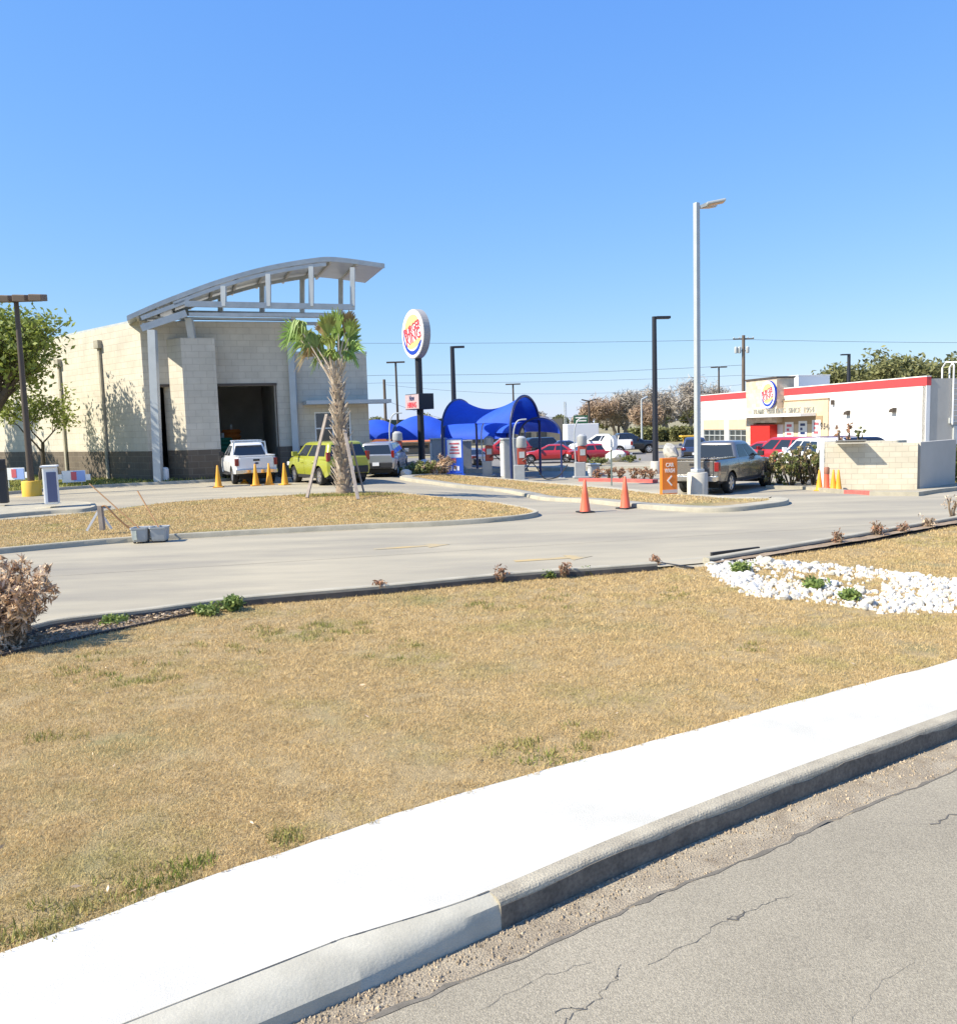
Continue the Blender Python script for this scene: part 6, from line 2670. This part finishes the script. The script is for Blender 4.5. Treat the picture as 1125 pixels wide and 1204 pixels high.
crown = Vector((-.10, 0, H - .05))
pet = MB()
gl, dl_ = [], []
up_px = lambda px, py: P(px, py, q.y) - Vector((q.x, q.y, q.z + .08))
specs = [((356, 392), .9, 1.0, .9, 0), ((372, 408), .9, 1.1, 1.0, 0), ((382, 424), .8, .9, .9, 0), ((408, 424), .7, .8, .8, 0), ((350, 397), .95, 1.15, .12, 0), ((362, 404), 1.0, 1.2, .5, 0), ((388, 396), .95, .55, .0, 0), ((398, 392), 1.0, .50, .0, 0), ((405, 392), .95, .45, .0, 1),
         ((383, 398), .85, .55, .1, 1), ((411, 398), .85, .6, .05, 0), ((378, 412), 1.0, .9, .3, 0), ((392, 415), 1.0, .8, .2, 0), ((402, 418), .9, .8, .2, 0),
         ((370, 418), .95, 1.0, .7, 1), ((396, 402), .9, .6, .1, 0), ((414, 415), .8, .7, .5, 0), ((386, 408), .9, .8, .3, 0), ((408, 408), .9, .6, .1, 0), ((394, 425), .8, .9, .4, 0)]
for (tx, fl, sp_, dr, dry) in specs:
    tp = up_px(*tx)
    tp.y += rp.uniform(-.35, .35)
    og = crown + Vector((rp.uniform(-.10, .12), rp.uniform(-.10, .10), rp.uniform(-.15, .1)))
    a_, b_ = fan(og, tp, fl * 1.05, sp_ * .9, dry, 36, dr + .22)
    pet.add(a_.v, a_.f)
    (dl_ if dry else gl).extend(b_)
for k in range(16):   # cut petioles, tied upright
    e = crown + Vector((rp.uniform(-.42, .50), rp.uniform(-.35, .35), rp.uniform(.5, 1.15)))
    pet.tube([crown + Vector((rp.uniform(-.14, .14), rp.uniform(-.12, .12), -.3)), crown.lerp(e, .5), e], [.04, .032, .02], 5)
pet.build('petioles', M_boot, palm)
np_mesh('fronds', np.array([tuple(v) for v in gl]), 4, M_frond, palm)
np_mesh('dry_fronds', np.array([tuple(v) for v in dl_]), 4, M_dryfrond, palm)
base = Vector((q.x, q.y, q.z + .08))
for (tx, bx, yy, lb) in (((384, 487), (361, 586), -.3, 'weathered timber prop leaning on the palm from its left'), ((405, 505), (421, 588), -.9, 'weathered timber prop on the near side of the palm'),
                         ((413, 520), (426, 580), .5, 'short timber prop behind the palm')):
    b = G(*bx, .1)
    if yy > 0:
        b = b + Vector((0, .4, 0))
    tpp = P(tx[0], tx[1], q.y + .2 * yy)
    t = thing('timber_prop', lb, 'timber prop', (b.x, b.y, b.z + .08), 0, 'timber props of the palm')
    m = MB()
    m.bar(Vector((b.x, b.y, b.z + .02)), tpp, .11, .055)
    m.build('board', M_timber, t, bev=.006, world=True)
    m = MB()
    e = tpp + (tpp - Vector((b.x, b.y, b.z))).normalized() * -.15
    m.bar(e, e + Vector((base.x - e.x, base.y - e.y, 0)) * .4, .05, .12)
    m.build('cleat', M_timber, t, world=True)

# ================================================================== SMALL THINGS ON THE LEFT
# tubs holding rods
for i, (px, py, tx, ty, lb) in enumerate([(167, 638, 113, 568, 'streaked grey tub of concrete holding a slim leaning rod'), (189, 637, 168, 577, 'plain grey tub of concrete with a steeper rod')]):
    q = G(px, py)
    t = thing('weighted_tub', lb, 'tub', (q.x, q.y - .02, q.z), .12, 'tubs at the kerb of the palm island')
    m = MB()
    ringsq = []
    for z, hw in ((.04, .15), (.08, .165), (.33, .19), (.335, .205), (.37, .205), (.36, .18), (.30, .17)):
        ringsq.append([Vector((hw * sx * (1 if abs(sx) == 1 else 1), hw * sy, z)) for sx, sy in ((-1, -.8), (-.8, -1), (.8, -1), (1, -.8), (1, .8), (.8, 1), (-.8, 1), (-1, .8))])
    m.loft(ringsq)
    m.build('tub', M_bucket, t)
    if i == 0:
        m = MB()
        m.box((-.10, -.197, .20), (.10, .012, .22))
        m.build('splash', pm('lime_splash', (.62, .64, .52), (.45, .48, .42), 9, rough=.9), t)
    for sx in (-1, 1):
        for sy in (-1, 1):
            m = MB()
            m.lathe([(.03, -.014), (.035, 0), (.03, .014)], 10, (sx * .12, sy * .12, .035), 'y')
            m.build('castor', M_plastic, t)
    m = MB()
    e = P(tx, ty, q.y + .8)
    m.tube([Vector((q.x, q.y, q.z + .30)), e], .014 if i == 0 else .018, 6)
    m.build('rod', M_rustrod, t, world=True)
# little trestle
q = G(121, 628, .12)
t = thing('pipe_stand', 'small white three legged pipe stand on the dry island', 'pipe stand', (q.x, q.y, q.z + .1))
m = MB()
m.bar((0, 0, .0), (-.02, 0, .60), .13, .10)
m.build('post', M_timber, t)
for e in ((-.36, -.05, -.0), (.10, .25, 0)):
    m = MB()
    m.bar((-.06, 0, .48), e, .07, .05)
    m.build('leg', M_white, t)
m = MB()
m.tube(smooth_path([(0, -.02, .56), (.15, -.05, .58), (.45, -.06, .25), (.75, -.05, .0), (1.0, 0, .02)], 5), .022, 6)
m.build('hose', M_rustrod, t, smooth=True)
# pay pedestal
q = G(62, 596, .12)
t = thing('pay_pedestal', 'squat white and blue pay pedestal on the narrow island', 'pedestal', (q.x, q.y, q.z + .1), .35)
m = MB()
m.box((0, 0, .62), (.42, .55, 1.24))
m.build('housing', M_white, t, bev=.05)
m = MB()
m.box((.06, -.285, .58), (.30, .03, 1.0))
m.build('front_panel', pm('panel_slate', (.10, .12, .22), rough=.4), t, bev=.01)
m = MB()
m.box((0, -.02, 1.27), (.50, .66, .06))
m.build('cap', M_white, t, bev=.015)
q = G(0, 596, .12)
t = thing('pay_pedestal', 'dark pay post at the frame edge of the narrow island', 'pedestal', (q.x - .05, q.y + .4, q.z + .1), .3)
m = MB()
m.box((0, 0, .65), (.26, .30, 1.3))
m.build('housing', M_black, t, bev=.03)
m = MB()
m.box((0, -.15, 1.35), (.30, .2, .34))
m.build('screen_head', M_plastic, t, bev=.03)
# white and blue signs by the building
for i, (px, py, rzz, lb) in enumerate([(19, 557, -.1, 'white and blue lawn sign in front of the tree trunk'), (88, 560, .35, 'tilted white and blue lawn sign before the brown wall band')]):
    q = G(px, 578 if i == 0 else 574)
    t = thing('lawn_sign', lb, 'sign', (q.x, q.y, q.z + .05), rzz, 'white and blue lawn signs')
    zc = P(px, py, q.y).z - q.z - .05
    m = MB()
    for s in (-.3, .3):
        m.bar((s, 0, -.1), (s, 0, zc - .2), .03)
    m.build('stake', M_steel, t)
    m = MB()
    m.box((0, -.02, zc), (.95, .03, .52))
    pn = m.build('panel', M_white, t)
    m = MB()
    m.box((.22, -.041, zc), (.46, .012, .46))
    m.build('panel_print', pm('pale_blue_print', (.30, .42, .75), rough=.6) if 'pale_blue_print' not in MATS else MATS['pale_blue_print'], pn)
    m = MB()
    m.box((0, -.05, zc + .02), (.22, .012, .36))
    m.build('panel_print', M_palered, pn)
    m = MB()
    m.box((-.56, -.02, zc), (.22, .03, .22))
    m.box((.56, -.02, zc - .06), (.22, .03, .26))
    m.build('side_tab', M_logowhite, t)

# ================================================================== FAR BACKGROUND
# long store
a0_, a1_ = P(425, 500, 128), P(662, 500, 136)
d_ = Vector((a1_.x - a0_.x, a1_.y - a0_.y, 0)).normalized()
n_ = Vector((-d_.y, d_.x, 0))
stt = thing('store_building', 'long low store with a dark green fascia behind the vacuum bays', 'building', (a0_.x, a0_.y, -.65))
zf0, zf1 = P(500, 507, 130).z, P(500, 492.5, 130).z
m = MB()
m.wall(a0_, a1_, -.7, zf0, 12)
m.build('wall', M_storetan, stt, world=True)
m = MB()
m.wall(a0_ - n_ * .4, a0_ - n_ * .4 + d_ * 17.5, zf0 + .003, zf1, 12.4)
m.build('fascia', M_dkgreen, stt, world=True)
m = MB()
m.wall(a0_ + d_ * 17.6, a1_, zf0 + .003, zf1 - .5, 12)
m.build('roof_parapet', M_storetan, stt, world=True)
for k in range(11):
    s = 1.5 + k * 2.6
    m = MB()
    m.wall(a0_ + d_ * s - n_ * .03, a0_ + d_ * (s + 1.7) - n_ * .03, -.2, zf0 - .7, .05)
    m.build('window', M_glass, stt, world=True)
m = MB()
for k in range(9):
    m.wall(a0_ + d_ * (8.4 + k * .42) - n_ * .47, a0_ + d_ * (8.66 + k * .42) - n_ * .47, zf0 + .5, zf0 + .9 + .2 * (k % 3 == 0), .06)
m.build('sign_marks', M_sage, stt, world=True)
# terracotta roofed kiosk
q0, q1 = P(462, 516, 96), P(508, 516, 96)
kq = thing('kiosk', 'small stall with an orange tiled awning behind the low blue shades', 'kiosk', (q0.x, q0.y, -.6))
m = MB()
zk = P(480, 521, 96).z
m.wall(q0 + Vector((0, .5, 0)), q1 + Vector((0, .5, 0)), -.6, zk, 3)
m.build('wall', M_storetan, kq, world=True)
m = MB()
z1_, z0_ = P(480, 515.5, 96).z, P(480, 519.5, 96).z
m.prism([q0 * 1 + Vector((-.3, -.8, z0_ - q0.z)), q0 + Vector((-.3, 2, z1_ + .3 - q0.z)), q0 + Vector((-.3, 2, z0_ - q0.z - .1))], q1 - q0 + Vector((.6, 0, q0.z - q1.z)))
m.build('awning', M_terracotta, kq, world=True)
m = MB()
m.wall(q0 + Vector((.5, .46, 0)), q1 + Vector((-.5, .46, 0)), .1, zk - .3, .03)
m.build('window', M_glass, kq, world=True)
q0 = P(447, 522, 92)
kc = thing('gabled_hut', 'cream hut with a terracotta gable roof beside the office corner', 'hut', (q0.x, q0.y, -.6))
zk = P(447, 519.5, 92).z + .6
zk2 = P(447, 512, 92).z + .6
m = MB()
m.box((0, 1, zk / 2), (1.5, 2, zk))
m.build('wall', M_cream, kc)
m = MB()
m.prism([(-1.0, -.2, zk), (1.0, -.2, zk), (0, -.2, zk2)], (0, 2.4, 0))
m.build('roof', M_terracotta, kc)
for s in (-.35, .35):
    m = MB()
    m.box((s, -.01, zk - .55), (.40, .04, .6))
    m.build('window', M_bronze, kc)
# yellow canopy by the restaurant
q = P(813, 512, 92)
t = thing('shelter', 'small yellow topped shelter beside the restaurant windows', 'shelter', (q.x, q.y, -.6))
zz = q.z + .6
m = MB()
m.box((0, 0, zz - .05), (2.4, 1.4, .16))
m.build('roof', M_yelbase, t, bev=.02)
m = MB()
for s in (-.9, .9):
    m.bar((s, 0, 0), (s, 0, zz - .13), .09)
m.build('post', M_yelbase, t)
# highway sign
q = P(683, 493, 120)
t = thing('highway_sign', 'green highway sign high on a single post', 'sign', (q.x, q.y, -.6))
m = MB()
m.box((0, 0, q.z + .6), (2.05, .12, 1.15))
m.build('panel', M_green, t)
m = MB()
for k, (x0, x1, dz) in enumerate([(-.8, .5, .25), (-.7, .75, -.2)]):
    m.box(((x0 + x1) / 2, -.066, q.z + .6 + dz), (x1 - x0, .012, .18))
m.build('lettering', M_letterw, t)
m = MB()
m.box((0, .14, (q.z) / 2), (.25, .14, q.z + 1.0))
m.build('post', M_steel, t)
# lattice mast
q = P(664, 472, 180)
t = thing('radio_mast', 'thin lattice radio mast on the skyline', 'mast', (q.x, q.y, -.6))
Hm = q.z + .6
m = MB()
for k in range(3):
    a = 2 * PI * k / 3
    m.tube([(.35 * math.cos(a), .35 * math.sin(a), 0), (.2 * math.cos(a), .2 * math.sin(a), Hm)], .06, 5)
m.build('leg', M_steel, t)
m = MB()
for k in range(22):
    z = Hm * k / 22
    for j in range(3):
        a, b = 2 * PI * j / 3, 2 * PI * (j + 1) / 3
        m.bar((.33 * math.cos(a), .33 * math.sin(a), z), (.33 * math.cos(b), .33 * math.sin(b), z + Hm / 22), .035)
m.build('lattice', M_steel, t)
# utility poles
def upole(px, py, Y, label, arm=True, tr=True, r=.17):
    q = P(px, py, Y)
    t = thing('utility_pole', label, 'utility pole', (q.x, q.y, -.6), 0, 'wooden utility poles')
    Hp = q.z + .6
    m = MB()
    m.tube([(0, 0, 0), (0, 0, Hp)], [r * 1.25, r], 10)
    m.build('pole', M_wood, t, smooth=True)
    if arm:
        m = MB()
        m.bar((-1.35, 0, Hp - .45), (1.35, 0, Hp - .45), .12, .14)
        cr = m.build('crossarm', M_wood, t)
        for x in (-1.25, -.55, .55, 1.25):
            m = MB()
            m.lathe([(.05, Hp - .38), (.09, Hp - .30), (.05, Hp - .2)], 8, (x, 0, 0))
            m.build('insulator', M_steel, cr)
    if tr:
        for x in (-.55, .5, -1.0):
            m = MB()
            m.lathe([(.18, Hp - 2.3), (.22, Hp - 2.2), (.22, Hp - 1.55), (.12, Hp - 1.45)], 12, (x, -.1, 0))
            m.build('transformer', M_steel, t, smooth=True)
        m = MB()
        m.bar((-1.1, 0, Hp - 2.0), (.6, 0, Hp - 2.0), .10)
        m.build('bracket', M_wood, t)
    return t


upole(874, 394, 112, 'tall utility pole with transformers behind the restaurant', r=.20)
upole(451.5, 446, 92, 'plain utility pole beside the office corner', arm=False, tr=False, r=.15)
upole(727, 486, 150, 'distant utility pole in the bare trees', arm=True, tr=False, r=.17)


def wire(pts, Y, label, r=.022, sag=.3):
    p = [P(a, b, Y) for a, b in pts]
    out = []
    for a, b in zip(p[:-1], p[1:]):
        for k in range(16):
            t = k / 16
            w_ = a.lerp(b, t)
            w_.z -= sag * 4 * t * (1 - t)
            out.append(w_)
    out.append(p[-1])
    m = MB()
    m.tube(out, r, 5)
    o = m.build('power_line', M_wire, None, loc=tuple(p[0]))
    tag(o, label, 'power line', 'power lines across the sky')


wire([(250, 402), (874, 399), (1400, 401)], 112, 'topmost power line crossing the sky')
wire([(250, 436), (451, 441), (874, 429)], 112, 'second power line from the top, ending at the transformer pole', sag=.35)
wire([(250, 446), (451, 450), (874, 441), (1200, 446)], 112, 'third power line from the top', sag=.3, r=.018)
wire([(451, 452), (640, 463), (874, 452)], 112, 'faint power line below the third', sag=.3, r=.016)
wire([(451, 470), (520, 492), (560, 499)], 95, 'slanting service wire beside the office corner', sag=.1, r=.016)
wire([(640, 490), (727, 488), (900, 481)], 150, 'upper of two lines in front of the bare trees', sag=.3, r=.04)
wire([(640, 499), (727, 495), (900, 489)], 150, 'lower of two lines in front of the bare trees', sag=.3, r=.05)
